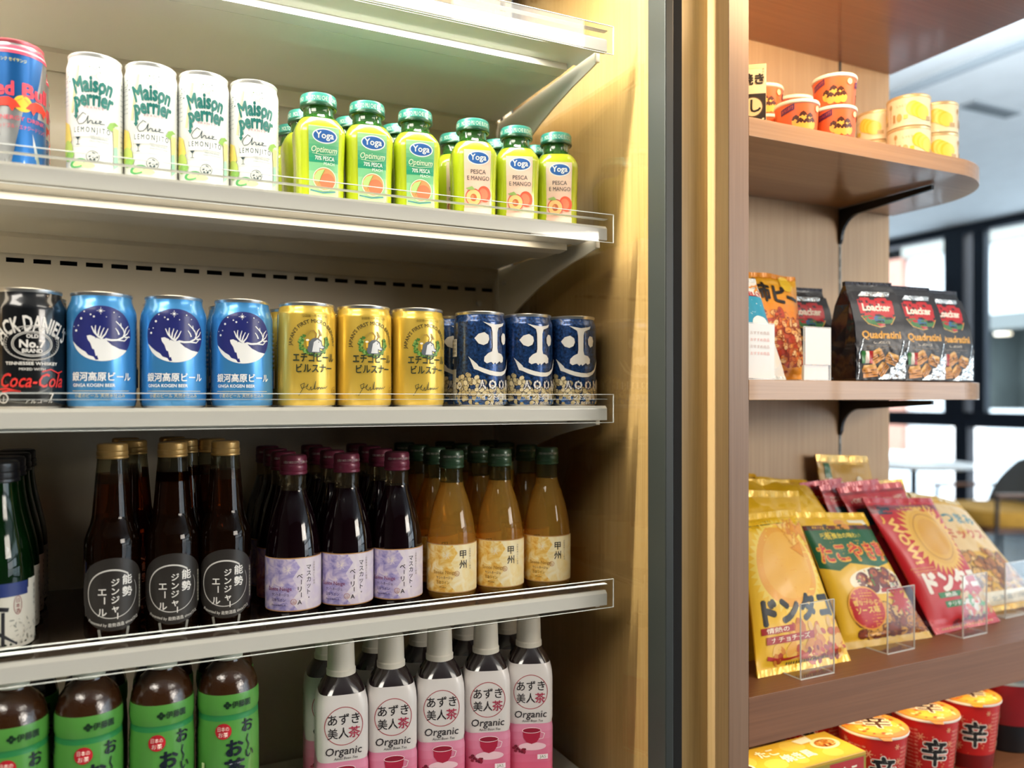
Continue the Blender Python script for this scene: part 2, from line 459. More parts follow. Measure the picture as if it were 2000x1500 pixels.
# window wall on the right: navy steel frame with panes
navy = mat('#1d2530', 0.45, 0.2)
zr0, zr1 = H-.29, H-.14
win = MB().box(XW-.05, XW+.08, -4.2, 9, CZ-.09, CZ).box(XW-.04, XW+.07, -4.2, 9, zr0, zr1).box(XW-.05, XW+.08, -4.2, 9, 0, .06)
ps = [(-3.6, -3.46), (-1.9, -1.76), (-.2, -.06), (1.5, 1.64), (3.1, 3.24), (5.00, 5.40), (7.2, 7.3), (9.0, 9.1)]
w1 = structure(win.build('window_1', navy, bevel=.004))
for i, (y0, y1) in enumerate(ps[:-1]):
    m_ = MB()
    if i == 5:
        m_.box(XW-.07, XW+.08, 5.19, 5.40, H-.15, CZ-.05).box(XW-.03, XW+.06, 5.00, 5.12, H-.15, CZ-.05).box(XW-.05, XW+.07, 5.16, 5.30, 0, H-.2)
    else: m_.box(XW-.05, XW+.08, y0, y1, 0, CZ)
    m_.build('mullion', navy, w1, bevel=.004)
pg = clear('window_pane_glass', '#f4fbff')
for (a0, a1), (b0, b1) in zip([(-4.3, -4.2)]+ps[:-1], ps):
    if b0-a1 < .1: continue
    MB().box(XW, XW+.012, a1, b0, zr1, CZ-.09).build('pane', pg, w1)
    MB().box(XW, XW+.012, a1, b0, .06, zr0).build('pane', pg, w1)
w4 = MB().box(4.2, XW, -4.28, -4.22, .25, .31).box(4.2, XW, -4.28, -4.22, CZ-.36, CZ-.3)  # unseen back window, added to bring in low frontal daylight
for x in (4.2, 5.3, 6.4, 7.44): w4.box(x, x+.06, -4.28, -4.22, .25, CZ-.3)
structure(w4.build('fill_window', navy))
# outside: pavement and the building over the road
structure(MB().box(XW+.2, 40, -20, 30, -.12, -.02).build('ground', mat('#c9cdd0', .8, vary=.1, bscale=1.5)))
fac = MB().box(17, 17.5, -20, 30, 3.05, 4.6).box(17, 17.5, 11.8, 30, -.02, 3.05).box(17, 17.5, -20, 11.8, -.02, 1.0)
structure(fac.build('wall_opposite', mat('#e3e6e6', .8)))
structure(MB().box(16.8, 17.5, -20, 30, 4.6, 5.3).build('trim_4', mat('#8f8d84', .8)))
structure(MB().box(16.85, 17.2, -20, 11.8, 2.72, 3.05).build('trim_3', mat('#6a6e6c', .8)))
structure(MB().box(16.8, 17.2, 13.3, 14.4, -.02, 4.9).build('wall_brick_pier', mat('#b98472', .8, vary=.1, bscale=9)))
structure(MB().box(18.6, 18.8, -6, 11.8, -.02, 3.2).box(17.5, 18.6, 11.6, 11.8, -.02, 3.2).box(17.2, 18.8, -6, 11.8, 3.05, 3.2).build('wall_arcade', mat('#5c6462', .8, vary=.35, bscale=.8)))
t = thing('street_lamp', 'small round warm lamp glowing under the soffit across the street', 'lamp', (17.03, 10.98, 2.60))
MB().tube((0, 0, 0), (0, 0, .05), .16, 20).build('lamp_glass', mat('#ffe2b0', .4), t)
lm = bpy.data.materials.new('lamp_glow'); lm.use_nodes = True
lm.node_tree.nodes['Principled BSDF'].inputs['Emission Color'].default_value = (1, .72, .4, 1)
lm.node_tree.nodes['Principled BSDF'].inputs['Emission Strength'].default_value = 3
t.children[0].data.materials[0] = lm
MB().tube((0, 0, .05), (0, 0, .12), .05, 12).build('lamp_base', navy, t)

# ceiling fittings
for nm, lb, x, y, sx, sy in (('ceiling_vent', 'long grey slot vent in the ceiling near the right edge of the view', 4.62, 3.05, .42, .10),
                             ('ceiling_downlight', 'small oval grey downlight set in the ceiling above the windows', 5.3, 3.95, .22, .22)):
    t = thing(nm, lb, 'vent' if 'vent' in nm else 'light', (x, y, CZ-.012))
    if 'vent' in nm:
        MB().box(-sx/2, sx/2, -sy/2, sy/2, 0, .012).build('frame', mat('#8d9499', .5), t)
        for i in range(3): MB().box(-sx/2+.02, sx/2-.02, -sy/2+.015+i*.026, -sy/2+.030+i*.026, -.004, 0).build('slat', mat('#5e666b', .5), t)
    else:
        MB().tube((0, 0, .0), (0, 0, .012), .11, 24).build('trim_ring', mat('#9aa2a8', .5), t)
        MB().tube((0, 0, -.003), (0, 0, 0), .085, 24).build('lens', mat('#c9cfd3', .3), t)

# ============================================================ REFRIGERATED CABINET
XR = 0.5855            # inner face of the clear side pane
fr = thing('refrigerated_cabinet', 'open white steel drinks cooler with wood side and dark door frame', 'cooler', (0, 1.0, 0))
def CB(name, mb, m, **k):                       # child given in world coordinates
    mb.v = [(x, y-1.0, z) for x, y, z in mb.v]; return mb.build(name, m, fr, **k)
# back panel with punched slot rows (real holes)
bp = MB(); X0, X1 = -1.0, 0.545; yb0, yb1 = 1.200, 1.203
rows = [H+.176]
zs = sorted(rows); pz = H-.60
for z in zs:
    bp.box(X0, X1, yb0, yb1, pz, z-.003)
    x = X0; k = 0; sx0 = .5148-.020-.030*49
    while sx0 < X1-.02:
        bp.box(x, sx0, yb0, yb1, z-.003, z+.003); x = sx0+.020; sx0 += .030
    bp.box(x, X1, yb0, yb1, z-.003, z+.003); pz = z+.003
bp.box(X0, X1, yb0, yb1, pz, H+.75)
CB('back_panel', bp, panel_steel)
CB('back_cavity', MB().box(X0, .58, 1.225, 1.24, H-.6, H+.75), dark_void)
ss = MB()
for z in (.165, .42, -.095): ss.tube((.519, 1.2, H+z-.012), (.519, 1.196, H+z-.012), .0045, 14)
CB('screw', ss, aluminium)
# slotted upright
up = MB(); z = H-.60
up.box(.545, .553, 1.190, 1.2, H-.6, H+.75).box(.563, .573, 1.190, 1.2, H-.6, H+.75)
while z < H+.75: up.box(.553, .563, 1.190, 1.2, z, z+.010); z += .026
CB('slotted_upright', up, panel_steel)
CB('upright_cavity', MB().box(.548, .570, 1.2, 1.21, H-.6, H+.75), dark_void)
CB('side_wall', MB().box(.600, .645, .842, 1.24, H-.7, H+.8), oak_wall)
CB('side_pane', MB().box(XR, XR+.004, .83, 1.19, H-.53, H+.75), clear('side_pane_glass', '#fbfbf6', ior=1.62))
CB('side_wall', MB().box(-1.02, -1.0, .83, 1.24, H-.7, H+.8), oak_wall)
CB('head_panel', MB().box(-1.0, .60, .83, 1.24, H+.75, H+.8), white_steel)
CB('led_housing', MB().box(-.88, .56, .800, .806, H+.655, H+.70).box(-.88, .56, .806, .83, H+.668, H+.70), white_steel)
CB('door_frame', MB().box(.586, .5985, .790, .826, 0.05, CZ-.3), frame_metal, bevel=.0015)
CB('door_gasket', MB().box(.5985, .6110, .7905, .826, 0.05, CZ-.3), gasket)
CB('base_deck', MB().box(-1.0, XR-.004, .86, 1.19, H-.545, H-.525), white_steel, bevel=.001)
CB('base_plinth', MB().box(-1.0, .60, .84, .86, .05, H-.53).box(-1.0, .6, 1.0, 1.19, .05, H-.545), panel_steel)
CB('surround_panel', MB().box(.625, .692, .842, .90, 0.0, CZ), oak_warm_lit)

SHELF = {'top': .4535, 'upper': .214, 'middle': -.0145, 'lower': -.2495}
def shelf(key, label, slots=False, lamp=False):
    z = SHELF[key]
    t = thing('cooler_shelf', label, 'shelf', (0, .98, H+z), 0, None)
    xl, xr = -.98, .5535
    yo = -.98
    MB().box(xl, .545, .876+yo, 1.196+yo, -.006, 0).box(xl, .545, .876+yo, .93+yo, -.010, -.006).build('deck', white_steel, t, bevel=.0006)
    # stepped underside: light canopy box
    c = MB().prism([(.93+yo, -.018), (.952+yo, -.0195), (.956+yo, -.018), (1.004+yo, -.018), (1.008+yo, -.016), (1.008+yo, -.006), (.93+yo, -.006)], xl, .530, 'x')
    c.build('canopy_box', white_steel, t)
    MB().box(.530, .533, .935+yo, 1.0+yo, -.016, -.006).build('end_cap', mat('#2b2a26', .6), t)
    MB().prism([(1.18+yo, -.006), (1.18+yo, -.012), (1.196+yo, -.03), (1.196+yo, -.006)], xl, .545, 'x').build('rear_flange', panel_steel, t)
    if key == 'lower':
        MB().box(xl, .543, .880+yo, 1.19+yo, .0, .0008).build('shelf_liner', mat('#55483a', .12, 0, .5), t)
    # front price rail (white channel) and clear guard standing before it
    MB().prism([(.868+yo, -.0140), (.876+yo, -.0140), (.876+yo, .0045), (.8715+yo, .0045), (.868+yo, .001)], xl, xr, 'x').build('price_rail', white_steel, t, bevel=.0006)
    g = MB().box(xl, xr+.008, .8655+yo, .8665+yo, -.0165, .0185)
    g.build('clear_guard', clear_pet, t)
    e = MB().box(xl, xr+.008, .8652+yo, .8668+yo, .0185, .0192).box(xr+.0075, xr+.0083, .8652+yo, .8668+yo, -.0165, .0192)
    e.box(xl, xr+.008, .8652+yo, .8668+yo, -.0171, -.0165).box(xl, xr, .867+yo, .8752+yo, .0125, .0131)  # inner strip drawn for the reflected line above the rail
    e.build('guard_edge', edge_gleam, t)
    # side brackets
    pts = [(.886+yo, -.006), (.886+yo, -.020), (.905+yo, -.0235), (.95+yo, -.030), (1.0+yo, -.040), (1.05+yo, -.053), (1.10+yo, -.070), (1.14+yo, -.086), (1.19+yo, -.100), (1.194+yo, -.006)]
    b = MB().prism(pts, .5495, .5520, 'x'); b.build('bracket', white_steel, t)
    MB().box(.5475, .5535, .8855+yo, .8885+yo, -.0205, -.002).build('bracket_tip', white_steel, t, bevel=.0006)
    MB().tube((.545, 1.165+yo, -.03), (.5495, 1.165+yo, -.03), .003, 10).build('bracket_pin', aluminium, t)
    return t
shelf('top', 'empty white shelf at the very top of the cooler with brightly lit rail')
shelf('upper', 'white cooler shelf that carries the white slim cans and green juice bottles')
shelf('middle', 'white cooler shelf that carries the row of blue, gold and navy beer cans')
shelf('lower', 'white cooler shelf that carries the glass wine and ginger ale bottles')

# ============================================================ PRODUCT KINDS
def facecam(x, y, extra=0): return -math.atan2(x, y)+math.radians(extra)
def can_prof(r, h, nr, sh):                      # sh: height of the neck taper
    p = [(.60*r, .004), (.72*r, .0008), (.80*r, .0), (.86*r, .0012), (.97*r, .006), (r, .011), (r, h-sh-.004)]
    for i in range(1, 7):
        t = i/6; p.append((r+(nr-r)*(t*t*(3-2*t)), h-sh-.004+sh*t))
    return p
def make_can(name, label, cat, r, h, nr, sh, body, art, art_name='printed_design', lidm=None, rimcol=None):
    t = thing(name, label, cat)
    p = can_prof(r, h, nr, sh)
    lathe('body', p, [body, aluminium], t, 40, midx=[1]*4+[0]*(len(p)-5))
    lid = [(nr, h-.004), (nr+.0006, h-.0025), (nr+.0008, h-.0008), (nr, h), (nr-.0012, h-.0004), (nr-.002, h-.0045), (nr-.006, h-.005), (.001, h-.0045)]
    l = lathe('lid', lid, rimcol or aluminium, t, 40)
    tab = MB()
    n = 14
    tab.prism([(.0045*math.cos(2*PI*i/n)*1.0, .008*math.sin(2*PI*i/n)-.004) for i in range(n)], h-.0042, h-.0032, 'z')
    tab.build('pull_tab', aluminium, l)
    art.build(art_name, round_surf(p), t, 2.6)
    return t

def star(a, x, y, r, m):
    for i in range(4):
        t = PI*i/4; q = r if i % 2 == 0 else r*.6
        a.path([(x-q*math.cos(t), y-q*math.sin(t)), (x+q*math.cos(t), y+q*math.sin(t))], .35, m, up=(i == 0))
    a.ell(x, y, r*.3, m=m, k=10)

# --- energy drink can: blue and silver quarters, red lettering
def art_energy():
    a = Art(); R = 26.5; silver = mat('#c3c6c6', .28, .8); blue = mat('#1b5c9c', .3, .45, .3)
    P = PI*R
    a.rect(-P, 8, P, 122, silver)
    for c in (-P/2-6, P/2+6, ):
        pass
    a.poly([(-26, 8), (-7, 72), (4, 72), (23, 8)][::1], silver)
    a.poly([(-31, 121), (25, 121), (14, 76), (-8, 68), (-38, 76)], blue)
    a.poly([(4, 72), (40, 74), (42, 8), (-8, 8)], blue)
    a.poly([(-70, 8), (-22, 8), (-30, 60), (-72, 60)], silver)
    a.poly([(26, 120), (60, 120), (50, 62), (17, 62)], silver)
    a.poly([(58, 120), (P, 120), (P, 60), (50, 62)], blue)
    a.rect(-P, 121, P, 129, '#e0405a'); a.rect(-P, 124.2, P, 125.2, '#f4e9e4')
    a.text('エナジードリンク セイサンジ', -14, 113, 4.2, '#f2e36a', w=40)
    a.text('Red', -17, 80, 19, '#f0485a', w=25, bold=.05); a.text('Bull', 17, 80, 19, '#f0485a', w=30, bold=.05)
    # sun and two facing bulls in simple strokes
    a.ell(3, 73, 8, 8, '#f7c63a')
    for sgn in (-1, 1):
        q = lambda pts: [(3+sgn*x, y+12) for x, y in pts]
        a.poly(q([(2, 57), (6, 63), (12, 66), (19, 65), (27, 60), (29, 56), (24, 57), (22, 52), (19, 57), (12, 57), (9, 52), (7, 56)]), '#e8402e')
        a.path(q([(25, 60), (31, 64), (30, 67)]), 1, '#e8402e')
        a.path(q([(5, 63), (1, 66)]), 1.2, '#f2a03a')
    a.text('ENERGY DRINK', 3, 56, 6, '#e05064', w=44)
    a.text('レッドブル・エナジードリンク', 3, 48, 5, '#e05064', w=46)
    return a
energy = make_can('energy_drink_can', '', 'can', .0265, .1355, .0245, .010, mat('#c6c8c8', .25, .7), art_energy(), rimcol=mat('#d96a74', .35, .5))

# --- white slim can with green lettering
def art_lemon():
    a = Art(); W = 83; g = '#1d7068'; rnd = random.Random(4)
    for i in range(60):
        x, y, r = rnd.uniform(-W, W), rnd.uniform(104, 122), rnd.uniform(.3, .9)
        a.ell(x, y, r, m=rnd.choice(['#6a7a80', '#8fae7c', '#2d4a50', '#c9c48a']), k=8, up=i == 0)
    for x, y, r in ((-6, 117, 3), (8, 111, 4.2), (3, 119, 2), (16, 117, 2.2), (-30, 112, 3)): a.ring(x, y, r, r, .35, '#b9c6a0', 20)
    a.path([(-13, 121), (-17, 96), (-20, 74)], 2.6, '#efe7b4')
    for off in (0, ):
        a.text('Maison', 1+off, 95, 22.5, g, w=34.5, bold=.055, arc=60)
        a.text('perrier', 1.5+off, 81, 22, g, w=34.5, bold=.055, arc=60)
    a.rect(-16.6, 68, -14.2, 84, g); a.poly([(-18, 70.5), (-12.8, 70.5), (-15.4, 66.5)], g)
    a.text('C R E A T E D   I N', -1, 110, 2.6, '#9a8f9a', w=18)
    a.text('F R A N C E', 2, 77.2, 3.4, '#c98f9a', w=18)
    sc = [(-12, 69), (-14, 65), (-12, 61.5), (-8, 62), (-5, 65), (-3, 70), (-3.6, 66), (-3.6, 62), (-1, 65.5), (.6, 65), (.6, 62.5), (3, 63), (4, 65.5), (3.8, 62.6), (7, 63.6), (9, 65.6), (7, 66), (7.4, 62.8), (12, 63.2)]
    a.path([(-5, 71), (-8, 73), (-12, 69)]+sc[1:], .65, '#22383e')
    a.rect(-19, 49, 17, 59.6, '#f8f8f2'); a.text('L E M O N J I T O', 0, 53.4, 7.6, '#2c474c', w=34, bold=.02)
    a.path([(-13, 48), (-13, 41)], .5, '#20343a'); a.poly([(-15.5, 48.5), (-10.5, 48.5), (-13, 45.4)], '#20343a'); a.path([(-15, 41), (-11, 41)], .5, '#20343a')
    for i in range(3): a.text('infusion of mint and lemon', 7, 49.3-i*2.6, 2.2, '#6c8088', w=18-3*(i % 2))
    a.path([(-18, 60), (-18, 39), (17, 39)], .25, '#b8bca8')
    a.ring(1, 29, 6, 6, .5, '#39494c', 26); a.blobs(-3, 25, 5, 33, 16, .5, 1.2, ['#39494c'], 3, inside=lambda x, y: (x-1)**2+(y-29)**2 < 18)
    # lime, lemon and mint round the foot
    a.poly([(-20, 46), (-24, 62), (-32, 66), (-34, 46), (-28, 38)], '#f2dc74')
    a.ell(-27, 37, 8, 9, '#bfd36a'); a.ell(-24, 30, 7, 5, '#8cbb5c', rot=.4)
    a.ell(-13, 22, 9, 4.6, '#4f9a5a', rot=.2); a.ell(-13, 21.5, 5.6, 2.6, '#cfe3a0', rot=.2); a.ell(-3, 20, 6, 2.6, '#f0e69a')
    a.poly([(14, 60), (17, 66), (22, 68), (27, 66), (22, 64), (19, 58)], '#8fba5e')
    a.poly([(20, 62), (27, 62), (26, 42), (21, 42)], '#f6eba0')
    a.poly([(21, 42), (25, 44), (26, 24), (21, 20)], '#a9d8c4')
    for i in range(14): a.text('ingredients water lemon', 36, 104-i*5.4, 2.5, '#8a9498', w=13)
    for i in range(7): a.text('best before end', -31, 108-i*4.6, 2.4, '#8a9498', w=13)
    return a
lemon = make_can('slim_can', '', 'can', .0265, .135, .0245, .010, mat('#f4f5f0', .33, 0, .4), art_lemon(), rimcol=mat('#e4e4de', .3, .5))

# --- black can of whiskey and cola
def art_black():
    a = Art(); w = '#e9e6e0'
    a.text('JACK DANIEL\'S', 0, 80, 21, w, w=66, bold=.035, arc=46)
    a.ring(0, 68, 26, 17, 1.0, '#b9b6b0', 60); a.ring(0, 67, 18, 12.5, .7, w, 50); a.ring(0, 67, 16.4, 11, .5, w, 50)
    for i in range(40):
        t = 2*PI*i/40; x, y = 22.5*math.cos(t), 67+15*math.sin(t)
        a.path([(x-2*math.sin(t), y+1.6*math.cos(t)), (x+1.4*math.cos(t), y+1.4*math.sin(t))], .6, '#b9b6b0', up=i == 0)
    a.text('OLD', 0, 72.8, 5, w, bold=.05); a.text('No.7', 0, 63.5, 10.5, w, w=22, bold=.05); a.text('BRAND', 0, 58.5, 5.2, w, bold=.05)
    a.text('TENNESSEE WHISKEY', 0, 46.5, 4.2, w, w=46, bold=.04); a.text('MIXED WITH', 0, 41.2, 3.4, w, w=22, bold=.02)
    a.text('Coca-Cola', 1, 25, 19, '#d8342f', w=57, bold=.02, shear=.35)
    a.path([(-31, 22.5), (-22, 23.5), (-10, 20.5), (-17, 21.6), (-26, 20.4)], 1.6, '#d8342f'); a.path([(8, 40), (16, 42.5), (24, 39), (29, 41)], 1.2, '#d8342f')
    a.text('7', 17, 13, 9, w, bold=.04); a.text('アルコール', 6, 9.5, 4.6, w, w=24); a.ring(-25, 14, 5, 5, 1, w); a.text('J', -25, 11.6, 6, w)
    return a
black_can = make_can('cola_whiskey_can', 'glossy black beer-size can with white and red lettering at the left end', 'can', .033, .122, .0285, .017, mat('#131519', .22, .3, .8), art_black())

# --- blue reindeer can
def art_blue():
    a = Art(); w = '#f2f3f2'
    def Q(x, y): return ((x-672)*.172, 79.5-(y-695)*.157)
    a.ell(0, 79.5, 30.5, 28, '#1a2269', 60)
    arc = [(-30.5*math.cos(t), 79.5-28*math.sin(t)) for t in [math.radians(18+i*6.5) for i in range(24)]]
    inner = [Q(*p) for p in ((640, 866), (628, 846), (600, 836), (585, 815), (560, 800), (530, 775), (505, 750))]
    left = [(-30.5*math.cos(math.radians(x)), 79.5-28*math.sin(math.radians(x))) for x in range(16, 96, 6)]
    a.poly(left+[Q(668, 862)]+inner, w)
    deer = [(592, 712), (612, 708), (640, 722), (668, 735), (692, 728), (700, 745), (725, 770), (768, 792), (815, 800)]
    right = [(30.5*math.cos(math.radians(x)), 79.5-28*math.sin(math.radians(x))) for x in range(34, 96, 5)]
    back = [(655, 866), (648, 838), (640, 842), (632, 800), (622, 795), (612, 760), (598, 738), (594, 726)]
    a.poly([Q(*p) for p in deer]+right+[Q(*p) for p in back], w)
    a.ell(*Q(640, 724), .6, m='#1a2269', k=8)
    def st(pts, w0, w1=None): a.path([Q(*p) for p in pts], w0, w, w2=w1)
    st([(676, 732), (655, 718), (632, 690), (618, 652)], 2.2, .9)
    for pts in ([(640, 700), (637, 672), (640, 646)], [(652, 712), (656, 680), (664, 650)], [(664, 720), (672, 690), (684, 660)], [(672, 725), (690, 700), (704, 665)]): st(pts, 1.7, .7)
    st([(690, 732), (720, 738), (755, 735), (790, 715), (800, 690), (790, 660), (748, 615)], 2.2, 1.0)
    for pts in ([(755, 735), (800, 738), (832, 705)], [(792, 712), (820, 690), (836, 662)], [(800, 690), (808, 660), (826, 640)], [(790, 662), (778, 650), (775, 625)], [(765, 700), (758, 680), (745, 660)], [(800, 715), (825, 712), (838, 712)]): st(pts, 1.6, .7)
    star(a, -1, 102, 3.6, w)
    for x, y, r in ((-10, 98, .8), (-16, 101, .7), (11, 101, .7), (-7, 96, 1.0), (-19, 94, 1.2), (-24.5, 82, 1.2), (-22, 87, .7), (-27, 86, .5), (4, 96, .5), (16, 97, .5)): a.ell(x, y, r, m=w, k=10)
    a.text('銀河高原ビール', 0, 32.3, 9.6, w, w=58, bold=.03)
    a.text('GINGA KOGEN BEER', -8, 25.6, 4.6, w, w=40, bold=.03)
    a.rect(-29, 21.2, 27, 21.7, '#d9c58c'); a.text('小麦のビール 天然水仕込み', -2, 15, 4.4, '#d9c58c', w=48)
    for i in range(9): a.text('原材料名 麦芽ホップ', 55, 85-i*5, 3, w, w=22)
    a.rect(46, 25, 64, 45, '#e8e8e8')
    return a
blue_can = make_can('beer_can', '', 'can', .033, .122, .0285, .018, mat('#4593d2', .27, .4, .6), art_blue())

# --- gold can with the goat wreath
def art_gold():
    a = Art(); k = '#23301f'
    a.text('全国第一号地ビール', 1, 105, 3.4, '#7c6a24', w=30)
    a.text("JAPAN'S FIRST MICRO-BREWERY", 0, 98.5, 6.2, '#4b4320', w=80, bold=.02, arc=25)
    gr = ['#4c7d34', '#6b9a44', '#3c6a2c', '#86ad58']
    for ang in list(range(150, 400, 14)):
        t = math.radians(ang); x, y = 15*math.cos(t), 76+12.5*math.sin(t)
        if 60 < (ang % 360) < 130: continue
        a.blobs(x-2.2, y-2.2, x+2.2, y+2.2, 6, 1.2, 2.2, gr, ang)
    a.path([(-9, 84), (-5, 90)], 2.2, '#a8903c', w2=1); a.path([(8, 84), (4.5, 91)], 2.2, '#a8903c', w2=1)
    a.poly([(-8, 68), (-6, 77), (-2, 81), (3, 82), (8, 79), (9, 74), (12, 71), (10, 68.6), (6, 70), (7, 65), (-6, 65)], '#5d646c')
    a.poly([(-3, 66), (-1, 77), (3, 80), (7, 77), (8, 73), (11, 71), (8, 70), (5, 71), (5, 66)], '#dfe2e4')
    a.path([(1, 81), (2, 86), (-1, 90), (-5, 89)], 1.1, '#8a6a3a', w2=.6); a.path([(4, 80.5), (6, 85.5), (4, 89)], 1.1, '#8a6a3a', w2=.6)
    a.ell(4.5, 77, .6, m='#20262a', k=8)
    a.poly([(-9, 78), (-6.4, 78), (-6.8, 72), (-8.6, 72)], '#e9b93c'); a.ell(-7.7, 79, 1.9, 1.2, '#f6f1e0', 12)
    a.text('エチゴビール', 1, 55.5, 11.5, k, w=49, bold=.035)
    a.text('ビルスナー', 1, 43.5, 11.0, k, w=42, bold=.03)
    a.path([(-17, 17), (-12, 26), (-11, 31), (-15, 29), (-14, 25), (-9, 27), (-7, 30), (-9, 25), (-6, 23), (-4, 27)], .6, k)
    a.path([(-4, 27), (-4, 23), (-1, 25), (1, 33), (-.4, 24), (2, 25), (4, 26.5), (3, 23.6), (5.5, 26.4), (6.6, 24), (8, 26.6), (9, 24.4), (11, 26.2), (12, 25), (15, 27.6)], .6, k)
    a.ring(27, 22, 5, 5, .4, k, 22)
    for i in range(3): a.text('生', 27, 18.5, 7, '#6e5d22', up=i == 0)
    for i in range(8): a.text('原材料名 麦芽', 55, 88-i*5, 3, k, w=20)
    a.rect(46, 22, 62, 44, '#ece6cf')
    return a
gold_can = make_can('beer_can', '', 'can', .033, .122, .0305, .010, mat('#e8c654', .27, .45, .6), art_gold())

# --- navy can with the white face emblem
def art_navy():
    a = Art(); w = '#ece9e2'
    cream = ['#d8c79a', '#c9b888', '#e2d3aa', '#bca878']
    a.blobs(-95, 14, 95, 48, 300, 2.4, 4.2, cream, 5, .85, k=10, outline='#1b2438', inside=lambda x, y: y < 35+9*math.sin(x*.07+4.2))
    a.blobs(-95, 4, 95, 16, 80, 2.0, 3.4, ['#2a5fa0', '#356fb4', '#c9b888'], 6, .85, k=10)
    # bridge of the nose and brow
    a.poly([(-16, 108.5), (-10, 107), (0, 105.4), (9, 106.6), (15, 108.5), (13, 104.5), (5, 101.5), (3.4, 96), (3.2, 76), (4.5, 70.5), (10, 69), (13.5, 65), (13, 59.5), (9.5, 58), (6.5, 60), (4.5, 58.4), (1.5, 56.2), (0, 58.5), (-2.4, 56), (-5, 58.8), (-7.5, 58.4), (-11, 57), (-14.5, 59.6), (-14, 65), (-9.5, 69.6), (-4.5, 72), (-3.6, 77), (-4, 96), (-5.4, 102)], w)
    a.poly([(-24-2, 88), (-21, 93.5), (-14, 95.5), (-9, 92), (-8, 87), (-10, 82), (-15, 79.5), (-21, 81.5)][::-1], w)
    a.poly([(10, 91), (13, 95.5), (18, 94.5), (20, 89), (18.5, 82.5), (14, 80.5), (10.5, 84.5)], w)
    a.poly([(-34, 66), (-31.5, 62), (-29, 56), (-26.5, 50), (-22, 48.6), (-15, 45.4), (-7, 42.8), (2, 41.4), (11, 42), (19, 45.5), (25, 51), (29, 58), (32, 66), (27.5, 60), (22.5, 52), (15, 48), (8, 46.6), (0, 47), (-8, 48.6), (-15, 51), (-21, 53.4), (-22.5, 56), (-27, 60)], w)
    a.text('I N D O', -60, 26, 11, w, w=34, bold=.03)
    a.text('A O O N I', 7, 26, 15, '#1c2c50', w=57, bold=.12); a.text('A O O N I', 7, 26, 15, w, w=56, bold=.05)
    a.ell(-6.2, 30, 1.6, m='#b5793a', k=10); a.ell(7, 30, 1.6, m='#b5793a', k=10)
    a.text('インドの青鬼', 3, 12.5, 8.6, w, w=40, bold=.04); a.text('IPA BEER', 2, 5.5, 6, w, w=28, bold=.02)
    for i in range(16): a.rect(-72+i*1.2, 14, -71.5+i*1.2+(.3 if i % 3 else 0), 50, '#e9e6da', up=i == 0)
    a.rect(-73, 66, -52, 88, w)
    for i in range(4): a.text('原材料名', -62, 84-i*5, 4, '#1b2438', w=16)
    return a
navy_can = make_can('beer_can', '', 'can', .033, .122, .0305, .010, mat('#1b3d70', .33, .5, .7, vary=.85, bscale=330), art_navy())

# --- juice bottle --------------------------------------------------------
jp = [(.0235, 0), (.0262, .002), (.0272, .006), (.0276, .050), (.0290, .086), (.0288, .092), (.0268, .098), (.0225, .105), (.0180, .1105), (.0172, .116), (.0175, .1195), (.0192, .121), (.0192, .1225)]
jn = [4, 4, 4, 4, 4, 4, 3.4, 2.8, 2.2, 2, 2, 2, 2]
def make_juice(art, name='juice_bottle'):
    t = thing(name, '', 'bottle')
    juice = mat('#b9c926', .25, 0, .9); gl = clear('green_glass', '#a8c890', ior=1.5)
    lathe('juice_fill', [(r*.985, z) for r, z in jp[:8]], juice, t, 48, nprof=jn[:8])
    lathe('glass_neck', [(r, z) for r, z in jp[7:]], mat('#3f7a34', .08, 0, 1, trans=.55, ior=1.3), t, 40, nprof=jn[7:])
    cp = [(.0204, .1205), (.0212, .1215), (.0212, .1235), (.0206, .1245), (.0206, .1325), (.0198, .1345), (.0180, .1352), (.001, .1350)]
    c = lathe('cap', cp, [mat('#1d5238', .3, .2, .4), mat('#3f9c8a', .3, .2, .4)], t, 40, midx=[0, 0, 0, 1, 1, 1, 1])
    b = Art()
    for i in range(3): b.text('MOLTO PIU CHE BUONO', -42+i*43, 125.6, 7.0, '#cfe4d2', w=39, bold=.03, up=i == 0)
    b.build('cap_print', round_surf(cp[3:5]), c, 2.6)
    art.build('label', round_surf(jp[:7], 4.0), t, 2.6, 6)
    return t
